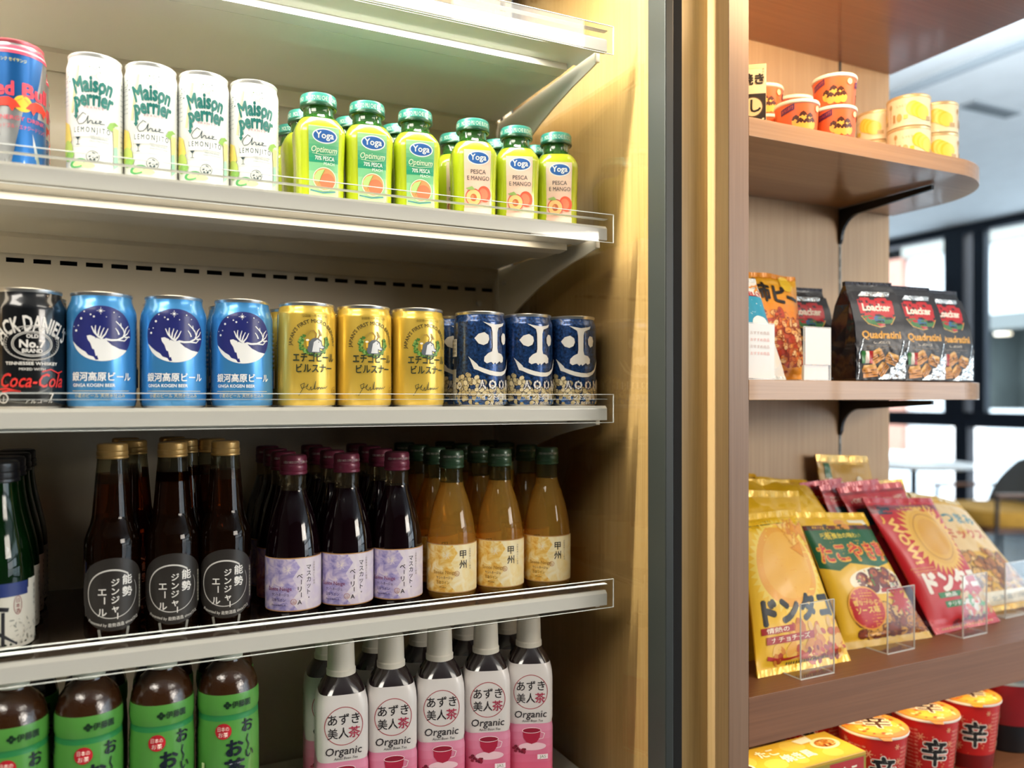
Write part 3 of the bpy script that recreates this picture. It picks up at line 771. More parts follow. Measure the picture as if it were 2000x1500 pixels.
def art_juice(kind):
    a = Art(); w = '#f4f6f2'
    x0, x1 = -16, 18
    if kind == 0:
        a.grad(x0, 12, x1, 92, '#bfe0a0', '#1c8a68', 8); a.grad(x0, 52, x1, 92, '#1c8a68', '#a9d898', 8); a.rect(x0, 92, x1, 93, '#a9d898')
    else: a.grad(x0, 12, x1, 92, '#e9b9a4', '#f2dcc4', 10)
    a.ell(2, 82, 14, 8.6, w); a.ell(2, 82, 12.6, 7.2, '#2f62a8'); a.text('Yoga', 2, 79.4, 10.5, w, w=20, bold=.035)
    if kind == 0:
        a.text('Optimum', 1.5, 63.5, 9.5, '#e6f0cf', w=29, shear=.3, bold=.015); a.path([(-12, 62), (0, 60.6), (15, 62.6)], .5, '#e6f0cf')
        a.text('70% PESCA', 2, 54.6, 6.6, w, w=22, bold=.02); a.text('PEACH', 7, 49.4, 4.6, w, w=12)
        a.ell(2, 33.5, 13.4, 13.4, '#f4ecd0'); a.ell(2, 33.5, 12.4, 12.4, '#ee8f5c'); a.ell(5, 31, 8.6, 9, '#f0704e')
        a.poly([(-10, 36), (-6, 42), (2, 45), (-1, 38), (-4, 30), (-9, 30)], '#a9c47a'); a.path([(2, 44), (-2, 36), (-5, 27)], .7, '#7d8a3a')
        a.path([(-14, 20), (0, 18), (14, 20)], 1.4, '#3d7480')
    else:
        a.text('PESCA', 2, 62.5, 7.4, '#3a3038', w=19); a.text('E MANGO', 2, 54.6, 7.4, '#3a3038', w=28)
        a.ell(10, 38, 8.5, 10, '#e0583e', rot=.3); a.ell(9, 38, 5.5, 7, '#e8785a', rot=.3)
        a.ell(-4, 33.5, 10.4, 10.8, '#c8554a'); a.ell(-4, 33.2, 9.2, 9.6, '#f2c07e'); a.ell(-4, 33, 4, 4.6, '#b8643e'); a.ell(-5.5, 34, 1.8, 2, '#d08a5a')
        a.poly([(-14, 44), (-6, 47), (-2, 43), (-9, 42)], '#8aa65a'); a.rect(x0, 12, x1, 20, '#f0c4b4')
    return a
juice_green = make_juice(art_juice(0)); juice_pink = make_juice(art_juice(1))

# --- ginger ale bottle -----------------------------------------------------
gp = [(.021, 0), (.0250, .0012), (.0268, .005), (.0270, .012), (.0270, .096), (.0262, .103), (.0240, .110), (.0212, .118), (.0196, .126), (.0186, .138), (.0172, .155), (.0160, .170), (.0150, .180), (.0146, .186), (.0142, .190)]
def cap_prof(z0, z1, r, ridges=True):
    h = z1-z0
    return [(r*.94, z0), (r*1.04, z0+.001), (r*1.04, z0+h*.16), (r*.99, z0+h*.20), (r*1.03, z0+h*.30), (r*1.03, z0+h*.46), (r*.985, z0+h*.52), (r, z0+h*.58), (r, z0+h*.88), (r*.93, z1-.0006), (r*.8, z1), (.001, z1)]
t = thing('ginger_ale_bottle', '', 'bottle')
amber = tinted('ginger_ale_amber', '#b87a34', '#3a1e0a', .16)
amber_deep = tinted('ginger_ale_amber_body', '#a8641e', '#2a1608', .22)
lathe('glass_body', gp[:9], amber_deep, t, 36)
lathe('liquor_neck', gp[8:12]+[(.0168, .160)], amber, t, 36)
lathe('glass_neck', [(.0168, .160), (.0160, .170)]+gp[12:], tinted('ginger_neck_glass', '#dcd8c4', '#6a6450', .10), t, 36)
lathe('cap', cap_prof(.1850, .2015, .0148), mat('#c39c5c', .34, .5, .3), t, 40)
a = Art()
a.ell(0, 49, 37, 37, '#2b2724', 60)
a.ring(-1.5, 49.5, 25.5, 25, 1.7, '#d8d5cf', 60, .9, .9+2*PI*.93, True)
a.vtext('能勢', 13, 69, 10.6, '#efece6', 1.15, .03); a.vtext('ジンジャー', 1.5, 65, 8.4, '#efece6', 1.05, .03); a.vtext('エール', -10.5, 57, 9.4, '#efece6', 1.1, .03)
a.vtext('能勢の天然炭酸水使用', 29, 65, 3.3, '#cfc9b8', 1.05)
a.text('Presented by 能勢酒造 since1712', 0, 16.5, 4.2, '#e6e2da', w=52, bold=.01, arc=-60)
a.build('label', round_surf(gp), t, 2.6, 8)
a = Art()
for i in range(1): a.path([(-14, 14), (-12.5, 4.5), (-6, 2.4), (6, 2.4), (12.5, 4.5), (14, 14)], 2.6, '#8e8d84')
a.build('moulded_base', round_surf(gp), t, 2.6, 5)
ginger = t

# --- wine bottles ------------------------------------------------------------
wp_ = [(.022, 0), (.0270, .0012), (.0298, .005), (.0306, .011), (.0308, .070), (.0300, .080), (.0284, .091), (.0262, .102), (.0236, .113), (.0206, .123), (.0178, .1315), (.0156, .138), (.0145, .1435), (.0140, .150), (.0138, .160), (.0140, .163)]
def make_wine(name, fill, neck, capm, art):
    t = thing(name, '', 'bottle')
    lathe('glass_body', wp_[:13], fill, t, 40)
    lathe('glass_neck', wp_[12:], neck, t, 32)
    c = lathe('cap', cap_prof(.161, .1835, .0150), capm, t, 40)
    b = Art(); b.text('お酒はつめたくひやしてお飲みください', 4, 174.5, 3.4, '#d8cfc4', w=34, arc=None)
    b.build('cap_print', round_surf([(.0150, .165), (.0150, .184)]), c, 2.0)
    art.build('label', round_surf(wp_), t, 2.6, 20)
    return t
def art_wine(red):
    a = Art(); rnd = random.Random(3)
    base, cols, ink = (('#d9cbd6', ['#a593c6', '#bba9d2', '#c9bcdb', '#9186bc', '#cfc4dd'], '#4a3f6a') if red else ('#ecdcae', ['#e3b455', '#e9c477', '#efd48f', '#dca646', '#f0dca4'], '#7a5a24'))
    a.rect(-56, 12, 56, 69.5, base); a.rect(-56, 69.5, 56, 70.6, '#b98a56'); a.rect(-56, 11.2, 56, 12.2, '#b98a56')
    wcm = watercolor('watercolour_'+('purple' if red else 'amber'), ['#7f78b8', '#a79ccb', '#cdbfd8', '#e3d8dc'] if red else ['#d99a32', '#e8bc5c', '#f0d898', '#f3e6c0'], 75, 1.3)
    wc2 = watercolor('watercolour_pale_'+('purple' if red else 'amber'), ['#cfc4da', '#d9cfdb', '#e3dbe0'] if red else ['#ecd28c', '#f0dfae', '#f3e8c8'], 60, 4.0)
    a.rect(-56, 12.4, 56, 69.3, wc2); a.poly([(-56, 12.4), (2, 12.4), (-6, 22), (3, 34), (-4, 48), (4, 60), (-2, 69.3), (-56, 69.3)], wcm)
    for i in range(7):
        t = i*PI*2/7; a.path([(-9, 57), (-9+5*math.cos(t), 57+5*math.sin(t))], .35, '#efe6da', up=i == 0)
    if red:
        a.vtext('マスカット・', 14, 62, 6.8, '#26202a', 1.0, .01); a.vtext('ベーリーA', 3.5, 53, 7.0, '#26202a', 1.02, .01)
        a.text('日本ワイン', -20, 22.5, 4.4, ink, w=17); a.text('Muscat Bailey A', -20, 17.5, 2.8, ink, w=17)
    else:
        a.vtext('甲州', 11, 64, 11, '#2a241c', 1.12, .015)
        a.text('日本ワイン', -14, 22.5, 4.6, ink, w=16); a.text('Koshu', -14, 17.5, 3.2, ink)
    a.vtext('山梨県産ぶどう使用', 21, 65, 2.7, '#8a7f74', 1.1)
    a.text('Sainte Neige', -19 if red else -12, 34.5, 6.2, '#8a3f62' if red else '#a8803a', w=28, bold=.0)
    a.text('サントネージュ', -18 if red else -12, 28.6, 4, '#5a4a60', w=20)
    a.ring(-3 if red else 3, 22 if red else 35, 3.2, 3.2, .4, '#a8603a', 20); a.text('山', -3 if red else 3, 20.4 if red else 33.4, 4, '#a8603a')
    return a
red_wine = make_wine('red_wine_bottle', mat('#0d0306', .05, 0, .3, trans=.0), tinted('red_neck_glass', '#e9e2d0', '#8a7a60', .06), mat('#6c2238', .4, .2, .3), art_wine(True))
white_wine = make_wine('white_wine_bottle', tinted('white_wine_gold', '#f4d88c', '#dcae50', .22), tinted('white_neck_glass', '#eeeaca', '#8a8450', .06), mat('#28452c', .4, .2, .3), art_wine(False))

# --- green sake bottle -------------------------------------------------------
sp = [(.023, 0), (.0285, .0015), (.0308, .006), (.0315, .012), (.0315, .075), (.0310, .085), (.0292, .098), (.0264, .112), (.0232, .126), (.0206, .138), (.0188, .150), (.0178, .160), (.0174, .168)]
t = thing('sake_bottle', '', 'bottle')
lathe('glass_body', sp, tinted('sake_green_glass', '#2f7a2c', '#0c2c10', .55, 1.5), t, 40)
lathe('cap', cap_prof(.166, .187, .0190), mat('#17171b', .35, .1, .5), t, 44)
a = Art()
a.rect(-44, 8, 44, 64, '#d8d4c6'); a.poly([(-44, 58), (22, 58), (22, 71), (-44, 71)], '#20316e'); a.rect(23, 8, 46, 72, '#d8d4c6')
a.path([(-6, 60), (-10, 40), (-16, 30)], 4, '#15151c'); a.path([(-18, 50), (2, 46)], 4, '#15151c'); a.path([(-14, 30), (0, 20), (10, 12)], 4, '#15151c', w2=1.5); a.path([(-2, 44), (-2, 12)], 3, '#15151c')
a.vtext('特別純米', 34, 66, 5, '#2a2a2a', 1.15); a.vtext('日本酒', 11, 56, 4.6, '#8c3030', 1.1); a.ring(11, 49, 4, 9, .5, '#8c3030')
a.blobs(4, 12, 40, 36, 46, .6, 3, ['#a8a69a', '#bdbab0', '#96968c'], 8, .3)
a.vtext('磨きの雫', 41, 50, 4, '#4a4a46', 1.15)
a.build('label', round_surf(sp), t, 2.8, 20)
a = Art(); a.rect(60, 40, 90, 80, '#a88a5a'); a.rect(-90, 40, -60, 80, '#a88a5a'); a.build('back_label', round_surf(sp), t, 3)
sake = t

# --- azuki tea bottle (rounded square PET) --------------------------------------
ap = [(.024, 0), (.0270, .002), (.0290, .008), (.0292, .108), (.0284, .112), (.0284, .116), (.0292, .120), (.0292, .170), (.0284, .180), (.0262, .190), (.0235, .196), (.0190, .203), (.0160, .208)]
an = [5]*9+[3.6, 3, 2.4, 2]
t = thing('bean_tea_bottle', '', 'bottle')
lathe('sleeve', ap[:10], mat('#d9d3cf', .42, 0, .25), t, 48, nprof=an[:10])
lathe('shoulder', ap[9:], mat('#241a1c', .12, 0, 1), t, 48, nprof=an[9:])
lathe('cap', [(.0168, .2065), (.0168, .2125), (.0158, .214), (.0157, .218), (.0150, .240), (.0143, .2435), (.001, .2435)], mat('#ddd6c6', .45), t, 36)
a = Art()
a.grad(-100, 2, 100, 116, '#c01f4a', '#d98ca6', 12)
def anf(y): return 5
a.ring(0, 156, 21.5, 21.5, .8, '#a84048', 60)
a.text('あずき', 0, 158.6, 13.5, '#241f22', w=35, bold=.012)
a.text('美人', -6.2, 143.4, 13.2, '#241f22', w=23, bold=.01); a.text('茶', 11.6, 143.4, 13.4, '#a8324c', bold=.02)
a.text('Organic', 0, 124.2, 12.5, '#2c262a', w=40, bold=.01, shear=.12)
a.text('Azuki Bean Tea', 2, 118.6, 4.2, '#2c262a', w=26, shear=.2)
a.ell(2, 88, 17, 5, '#e9c3cc'); a.poly([(-10, 108), (12, 108), (11, 99), (7, 93), (1, 91), (-5, 93), (-9, 99)], '#a8203e'); a.ell(1, 108, 11, 3.2, '#8a1830'); a.ring(1, 108, 11.6, 3.6, .7, '#f0d8dc', 30)
a.path([(12, 106), (17, 104), (15, 98), (10, 97)], .8, '#f0d8dc')
a.blobs(-22, 80, -6, 92, 14, 1.6, 2.3, ['#6a1428', '#8a1c34'], 9, .75)
a.rect(8, 72, 21, 78, '#f0e0e4'); a.text('JAS', 14.5, 73.4, 5, '#5a7a4a', w=8)
for i in range(18): a.text('名称 清涼飲料水 原材料', -47, 168-i*4, 3, '#5c7a5c', w=24, up=i == 0)
a.build('label', round_surf(ap, 5), t, 3.0, 6)
azuki = t

# --- green tea bottle ---------------------------------------------------------
tp = [(.026, 0), (.0305, .003), (.0310, .010), (.0310, .060), (.0290, .064), (.0310, .068), (.0310, .120), (.0288, .124), (.0310, .128), (.0308, .180), (.0300, .192), (.0292, .197), (.0304, .201), (.0308, .206), (.0306, .216), (.0300, .2195)]
ts = [(.0298, .2195), (.0290, .2260), (.0264, .2340), (.0218, .2405), (.0168, .2450), (.0140, .2480), (.0135, .2510)]
t = thing('green_tea_bottle', '', 'bottle')
lathe('sleeve', tp, mat('#579c42', .4, 0, .35), t, 44)
lathe('shoulder', ts, mat('#38200f', .15, 0, .9, bump=.06, bscale=400), t, 44, flutes=(1, 3))
lathe('cap', cap_prof(.2495, .2562, .0140), mat('#dfe6d4', .45), t, 36)
a = Art()
a.rect(-97, 193, 97, 199, '#2f8a4c'); a.rect(-97, 120, 97, 128, '#2f8a4c')
for s_ in (-60, 6):
    for i, (dx, dy) in enumerate(((0, 2.2), (2.2, 0), (0, -2.2), (-2.2, 0))): a.ell(s_-8+dx, 209.5+dy, 1.7, m='#17341e', k=12, up=i == 0)
    a.text('伊藤園', s_+6, 206.6, 7.4, '#17341e', w=20, bold=.03)
    a.ell(s_-12, 183, 8, m='#b5202c', k=30); a.text('日本の', s_-12, 183.6, 5, '#f0e2d4', w=11); a.text('お茶', s_-12, 177.6, 5.4, '#f0e2d4', w=9.5)
    a.text('お', s_+13, 180, 15, '#101a26', bold=.035); a.path([(s_+13, 176), (s_+11.6, 170), (s_+14, 165), (s_+12.4, 160)], 1.2, '#101a26')
    a.text('い', s_+15, 152, 11, '#101a26', bold=.03)
    a.text('お', s_-1, 158, 19, '#101a26', bold=.05); a.text('茶', s_-1, 136, 21, '#101a26', bold=.05)
a.rect(-30, 130, -26, 150, '#c9dca0'); a.ell(-10, 100, 16, 12, '#bfd45a')
a.build('label', round_surf(tp), t, 2.8, 6)
green_tea = t

# ============================================================ PLACING THE DRINKS
_used = set()
def place(kind, x, y, z, rz, label, group):
    if kind.name in _used: return dup(kind, (x, y, z), rz, label, group)
    _used.add(kind.name); kind.location = (x, y, z); kind.rotation_euler = (0, 0, rz)
    kind['label'] = label; kind['group'] = group; return kind
ORD = ['leftmost', 'second from left', 'third from left', 'fourth from left', 'fifth from left', 'rightmost']
DEEP = ['front', 'second', 'third', 'fourth', 'fifth']
zu, zm, zl, zd = H+SHELF['upper'], H+SHELF['middle'], H+SHELF['lower']+.0009, H-.525

place(energy, -.098, .940, zu, facecam(-.098, .94, 8), 'blue and silver energy drink can with red lettering, front can at the top left', 'energy drink cans')
for i, y in enumerate((1.000, 1.062, 1.124)):
    place(energy, -.100-.004*i, y, zu, facecam(-.1, y, 10), 'blue and silver energy drink can in shade, %s behind the front one' % ('first', 'second', 'third')[i], 'energy drink cans')
for i, x in enumerate((-.0268, .0261, .0788, .1317)):
    place(lemon, x, .940, zu, facecam(x, .94, (-7, 1, 3, 3)[i]), 'white slim can with green lettering, %s of four in the front row' % ('leftmost', 'second from left', 'third from left', 'rightmost')[i], 'white slim cans on the upper shelf')
jx = [.2038, .2616, .3220, .3985, .4600, .5190]
for i, x in enumerate(jx):
    k = juice_green if i < 3 else juice_pink
    c = 'green peach label' if i < 3 else 'pale pink mango label'
    for d in range((3, 2, 2, 2, 2, 2)[i]):
        nm = ('leftmost', 'middle', 'rightmost')[i % 3]
        lab = 'green juice bottle with %s, %s of the three in front' % (c, nm) if d == 0 else 'shaded juice bottle, %s behind the %s bottle with %s' % (('', 'first', 'second')[d], nm, c)
        place(k, x-.003*d*(i < 3), .940+.060*d, zu, facecam(x, .94, 10-4*(i > 3)), lab, 'juice bottles with %s' % c)

for x, k, nm, yaw, ci in ((-.0855, black_can, None, 4, 0), (-.0207, blue_can, 'blue beer can with white reindeer emblem', 0, 0), (.0488, blue_can, 'blue beer can with white reindeer emblem', 2, 1), (.1190, blue_can, 'blue beer can with white reindeer emblem', 2, 2),
                      (.1903, gold_can, 'gold beer can with goat and hop wreath', 15, 0), (.2573, gold_can, 'gold beer can with goat and hop wreath', 20, 1), (.3246, gold_can, 'gold beer can with goat and hop wreath', 22, 2),
                      (.4082, navy_can, 'navy beer can with white bony face', 34, 0), (.4762, navy_can, 'navy beer can with white bony face', 28, 1), (.5442, navy_can, 'navy beer can with white bony face', 22, 2)):
    for d in range(2 if k is not navy_can else 2):
        xx = min(x, .5425); xx = xx-.010*d if k is navy_can else xx
        nm2 = ('leftmost', 'middle', 'rightmost')[ci]
        if k is black_can: lab = 'glossy black can with white and red lettering at the left end of the middle shelf' if d == 0 else 'black can hidden behind the front black can'
        else: lab = '%s, %s of three in front' % (nm, nm2) if d == 0 else '%s, standing behind the %s one' % (nm, nm2)
        place(k, xx, .940+.070*d, zm, facecam(x, .94, yaw-(6 if d else 0)), lab, {black_can: 'black cans', blue_can: 'blue beer cans', gold_can: 'gold beer cans', navy_can: 'navy beer cans'}[k])

# lower shelf
for d in range(4):
    place(sake, -.112-.001*d, .930+.0655*d, zl, facecam(-.11, .93, 12), 'green glass sake bottle with black cap, %s' % ('front one with white label', 'second in the row going back', 'third in the row going back', 'last in the row at the back')[d], 'sake bottles')
for i, col_ in enumerate((((-.0116, .938), (.008, 1.000), (.001, 1.060)), ((.0462, .938), (.062, 1.0), (.052, 1.06)), ((.1001, .938), (.092, 1.0)))):
    for d, (x, y) in enumerate(col_):
        nm = ('leftmost', 'middle', 'rightmost')[i]
        place(ginger, x+.001, y, zl, facecam(x, y, 2), 'brown ginger ale bottle with gold cap, %s' % (('%s of three in front' % nm) if d == 0 else '%s behind the %s front one' % (DEEP[d].replace('third', 'second') if d == 2 else 'first', nm)), 'ginger ale bottles')
rnd = random.Random(12)
for kk, xs, nmk, grp in ((red_wine, (.1752, .2369, .2985), 'dark red wine bottle with purple label and maroon cap', 'red wine bottles'), (white_wine, (.3698, .4362, .5051), 'golden white wine bottle with yellow label and green cap', 'white wine bottles')):
    for i, x in enumerate(xs):
        for d in range(4):
            nm = ('leftmost', 'middle', 'rightmost')[i]
            lab = '%s, %s' % (nmk, ('%s of three in front' % nm) if d == 0 else '%s behind the %s front one' % (('', 'first', 'second', 'third')[d], nm))
            place(kk, x+(rnd.uniform(-.003, .003) if d else 0), .940+.0635*d, zl, facecam(x, .94, 6), lab, grp)
# base deck
for i, x in enumerate((-.0960, -.0310, .0355, .1000)):
    for d in range(2):
        nm = ('leftmost', 'second from left', 'third from left', 'rightmost')[i]
        place(green_tea, x+.004*d, .900+.068*d, zd, facecam(x, .9, 2), 'green tea bottle with bright green sleeve, %s' % (('%s in front' % nm) if d == 0 else 'standing behind the %s one' % nm), 'green tea bottles')
for i, x in enumerate((.2266, .2865, .3480, .4100, .4705)):
    for d in range(2):
        nm = ORD[i] if i < 4 else 'rightmost'
        place(azuki, x, .925+.065*d, zd, facecam(x, .93, 5 if i else 6), 'white and pink bean tea bottle, %s' % (('%s of five in front' % nm) if d == 0 else 'in shade behind the %s one' % nm), 'bean tea bottles')

# ============================================================ SNACK CABINET
YP = .800; YB = 1.040
sc = thing('display_cabinet', 'open oak display cabinet with rounded canopy and slotted back panel', 'cabinet', (1.0, .92, 0))
def SB(name, mb, m, parent=None, **k):
    mb.v = [(x-1.0, y-.92, z) for x, y, z in mb.v]; return mb.build(name, m, parent or sc, **k)
SB('side_panel', MB().box(.6926, .7247, YP+.0012, YB+.018, 0, CZ), wood('oak_side_panel', '#bd9c6c', '#ccac7c', 'z'))
SB('front_face', MB().box(.6926, .7247, YP, YP+.0012, 0, CZ), wood('oak_front_face', '#7d604a', '#8d6e56', 'z'))  # panel's front face, in darker oak than its sides
SB('back_panel', MB().box(.7247, 1.150, YB, YB+.018, 0, H+.64).box(1.156, 1.280, YB, YB+.018, 0, H+.64).box(1.150, 1.156, YB+.006, YB+.018, 0, H+.64), oak_v)
def rounded(x0, x1, y0, y1, r1, r2, n=16):
    """plan outline: front-right corner radius r1, back-right corner radius r2"""
    p = [(x0, y1), (x0, y0)]
    p += [(x1-r1+r1*math.sin(PI/2*i/n), y0+r1-r1*math.cos(PI/2*i/n)) for i in range(n+1)]
    if r2: p += [(x1-r2+r2*math.cos(PI/2*i/n), y1-r2+r2*math.sin(PI/2*i/n)) for i in range(n+1)]
    else: p += [(x1, y1)]
    return p
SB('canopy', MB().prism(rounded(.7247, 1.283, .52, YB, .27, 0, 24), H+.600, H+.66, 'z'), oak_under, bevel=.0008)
std = MB(); z = .2
std.box(1.1512, 1.1520, YB-.001, YB+.006, .2, H+.6).box(1.1548, 1.156, YB-.001, YB+.006, .2, H+.6)
while z < H+.58: std.box(1.1520, 1.1548, YB+.0, YB+.002, z, z+.0085); z += .022
SB('slotted_standard', std, mat('#8d8a84', .4, .8))
SB('standard_cavity', MB().box(1.1520, 1.1548, YB+.003, YB+.0055, .2, H+.6), dark_void)
SB('base_board', MB().box(.7247, 1.75, .83, YB, .0, .10), oak_h)

def wshelf(label, z, th, x1, r1, r2, br=True, matv=None, y1=YB-.001):
    t = thing('wooden_shelf', label, 'shelf', (1.0, .92, H+z))
    mb = MB().prism([(x-1, y-.92) for x, y in rounded(.7252, x1, YP, y1, r1, r2, 20)], -th, 0, 'z')
    mb.build('board', matv or oak_h, t, bevel=.0007)
    if br:
        # black steel arm under the board with a curved gusset at the standard
        pts = [(YB-.002-.92, -th-.001), (.856-.92, -th-.001), (.856-.92, -th-.008), (.98-.92, -th-.016)]
        pts += [(1.034-.92-.040*(1-math.sin(a))-.0, -th-.016-.040*(1-math.cos(a))) for a in [PI/2*i/8 for i in range(1, 9)]]
        pts += [(YB-.002-.92, -th-.064)]
        MB().prism(pts, .1495, .1560, 'x').build('bracket', black_metal, t, bevel=.0005)
    return t
wshelf('oak shelf with rounded end carrying the orange cups and cream tins', .3625, .0245, 1.288, .150, 0)
wshelf('oak shelf at eye level carrying the black wafer bags', .0235, .0265, 1.288, .150, 0)
wshelf('thick brown oak shelf carrying the bags of corn snacks', -.3865, .0645, 1.75, .02, 0, False, oak_deep)
wshelf('lowest oak shelf under the cup noodles and the yellow carton', -.600, .05, 1.75, .02, 0, False, oak_deep)
for x, z in ((.7252, .30), ): pass

# --- paper cups and tins on the upper shelf ---------------------------------
def art_cup():
    a = Art()
    a.rect(-98, 1.5, 98, 40, '#e2683a')
    for o in (-66, 0, 66):
        a.poly([(o-25, 24), (o-5, 30), (o-5, 38), (o-25, 32)], '#5a2050'); a.text('おいもとあずき', o-15, 29.4, 5, '#e2683a', w=17, slope=.3)
        for (x, y) in ((-8, 15), (2, 20), (12, 18), (-2, 11), (8, 11), (16, 12)):
            x += o+5; a.ell(x, y-2, 6, 7, '#efb14a', 20, up=True)
            a.poly([(x-6.2, y+.6), (x-4, y+5), (x, y+7.5), (x+4, y+5), (x+6.2, y+.6), (x+3.2, y+2.2), (x+1.4, y+.2), (x-1.4, y+2), (x-3.4, y)], '#4a2216')
    a.ell(30, 32, 4, m='#f2d9a8', k=14)
    return a
t = thing('paper_cup', '', 'cup')
cupp = [(.0245, 0), (.0256, .0005), (.0260, .002), (.0292, .0395)]
lathe('body', cupp, mat('#e2683a', .5), t, 36)
lathe('lid', [(.0296, .0385), (.0305, .0395), (.0308, .0415), (.0300, .0438), (.0280, .0440), (.0272, .0420), (.001, .0420)], mat('#f1e6d2', .5), t, 36)
art_cup().build('printed_design', round_surf(cupp), t, 3)
cup = t
z1 = H+.3625; CH = .0444
for x, y, lv, yaw, lab in ((.9085, .829, 0, 4, 'orange paper cup under the tall pair at the front edge'), (.9085, .829, 1, -16, 'orange paper cup topping the front pair, largest in view'),
                           (.8440, .836, 0, 4, 'single orange paper cup at the front edge, left of the pair'),
                           (.8420, .902, 0, 0, 'orange paper cup at the bottom of the left rear pair'), (.8420, .902, 1, -6, 'orange paper cup on top of the left rear pair beside the carton'),
                           (.9160, .915, 0, 0, 'orange paper cup at the bottom of the middle rear pair'), (.9160, .915, 1, 0, 'orange paper cup peeping out on top of the middle rear pair')):
    place(cup, x, y, z1+CH*lv, facecam(x, y, yaw), lab, 'orange paper cups')
def art_tin():
    a = Art(); a.rect(-97, 3, 97, 45, '#ead9b8')
    for o in (-70, 0, 70):
        for i in range(6): a.ell(o+2+i*3.2, 26-i*1.5, 10, 11, ['#eec23a', '#f2d05a'][i % 2], 24, up=True)
        a.rect(o-27, 8, o-23, 20, '#b08a5a'); a.ell(o-17, 14, 4, 6, '#d0a86a'); a.path([(o-31, 8), (o-31, 34)], .9, '#a8875a'); a.ell(o-31, 33, 2.6, 4, '#b89a68')
        a.rect(o-11, 11, o-5, 17, '#d8c43a'); a.text('しっとり', o-14, 30, 4.6, '#8a7248', w=14)
        a.rect(o+22, 8, o+31, 14, '#b8a074')
    return a
t = thing('cream_tin', '', 'tin')
tinp = [(.0300, .001), (.0304, .004), (.0304, .043)]
lathe('body', [(.0290, 0), (.0310, .0005), (.0312, .002)]+tinp[1:], mat('#ead9b8', .4, 0, .3), t, 36)
lathe('lid', [(.0304, .0425), (.0312, .0435), (.0314, .0462), (.0306, .0475), (.0292, .0478), (.0288, .0462), (.001, .0462)], mat('#dcc79a', .35, .5), t, 36)
art_tin().build('printed_design', round_surf(tinp), t, 3)
tin = t; TH = .0480
for x, y, lv, yaw, lab in ((1.089, .850, 0, 24, 'cream tin at the bottom of the tall front pair'), (1.089, .850, 1, 8, 'cream tin with yellow print on top of the tall front pair'),
                           (1.156, .852, 0, 0, 'cream tin at the bottom of the rightmost pair'), (1.156, .852, 1, -6, 'cream tin on top of the rightmost pair by the shelf end'),
                           (1.100, .917, 0, -40, 'cream tin at the bottom of the rear left pair'), (1.100, .917, 1, -40, 'cream tin on top of the rear left pair beside the orange cups')):
    place(tin, x, y, z1+TH*lv, facecam(x, y, yaw), lab, 'cream tins')

def flat_surf(w, h, o, ex, ez, en):
    """planar surface: x mm from the middle, y mm up; ex, ez, en = local axes"""
    o = Vector(o); ex = Vector(ex); ez = Vector(ez); en = Vector(en)
    return lambda x, y, off: tuple(o+ex*(x/1000)+ez*(y/1000)+en*off)
t = thing('sweets_carton', 'narrow cream and black carton beside the panel on the upper shelf', 'box', (.7800, .868, z1), facecam(.78, .868, 6))
MB().box(-.026, .026, -.018, .018, 0, .094).build('box_body', mat('#e9d9b0', .45), t, bevel=.0006)
MB().box(-.0262, .0262, -.0182, .0182, .088, .0945).build('top_flap', mat('#e6d2a0', .45), t, bevel=.0006)
a = Art(); a.rect(-25.5, 2, 25.5, 54, '#2a2018'); a.ell(8, 36, 14, 14, '#e6d2a0'); a.ring(8, 36, 14, 14, 1.4, '#5a4430'); a.text('し', 12, 30, 20, '#20160e', bold=.04)
a.text('焼き', 8, 68, 16, '#20160e', bold=.05); a.blobs(-24, 4, 24, 20, 30, 1.5, 4, ['#e9d9b0', '#b8894a', '#6a4a2a'], 2)
a.vtext('香ばしい風味', 22, 88, 3, '#20160e')
a.build('printed_design', flat_surf(0, 0, (0, -.018, 0), (1, 0, 0), (0, 0, 1), (0, -1, 0)), t, 0)

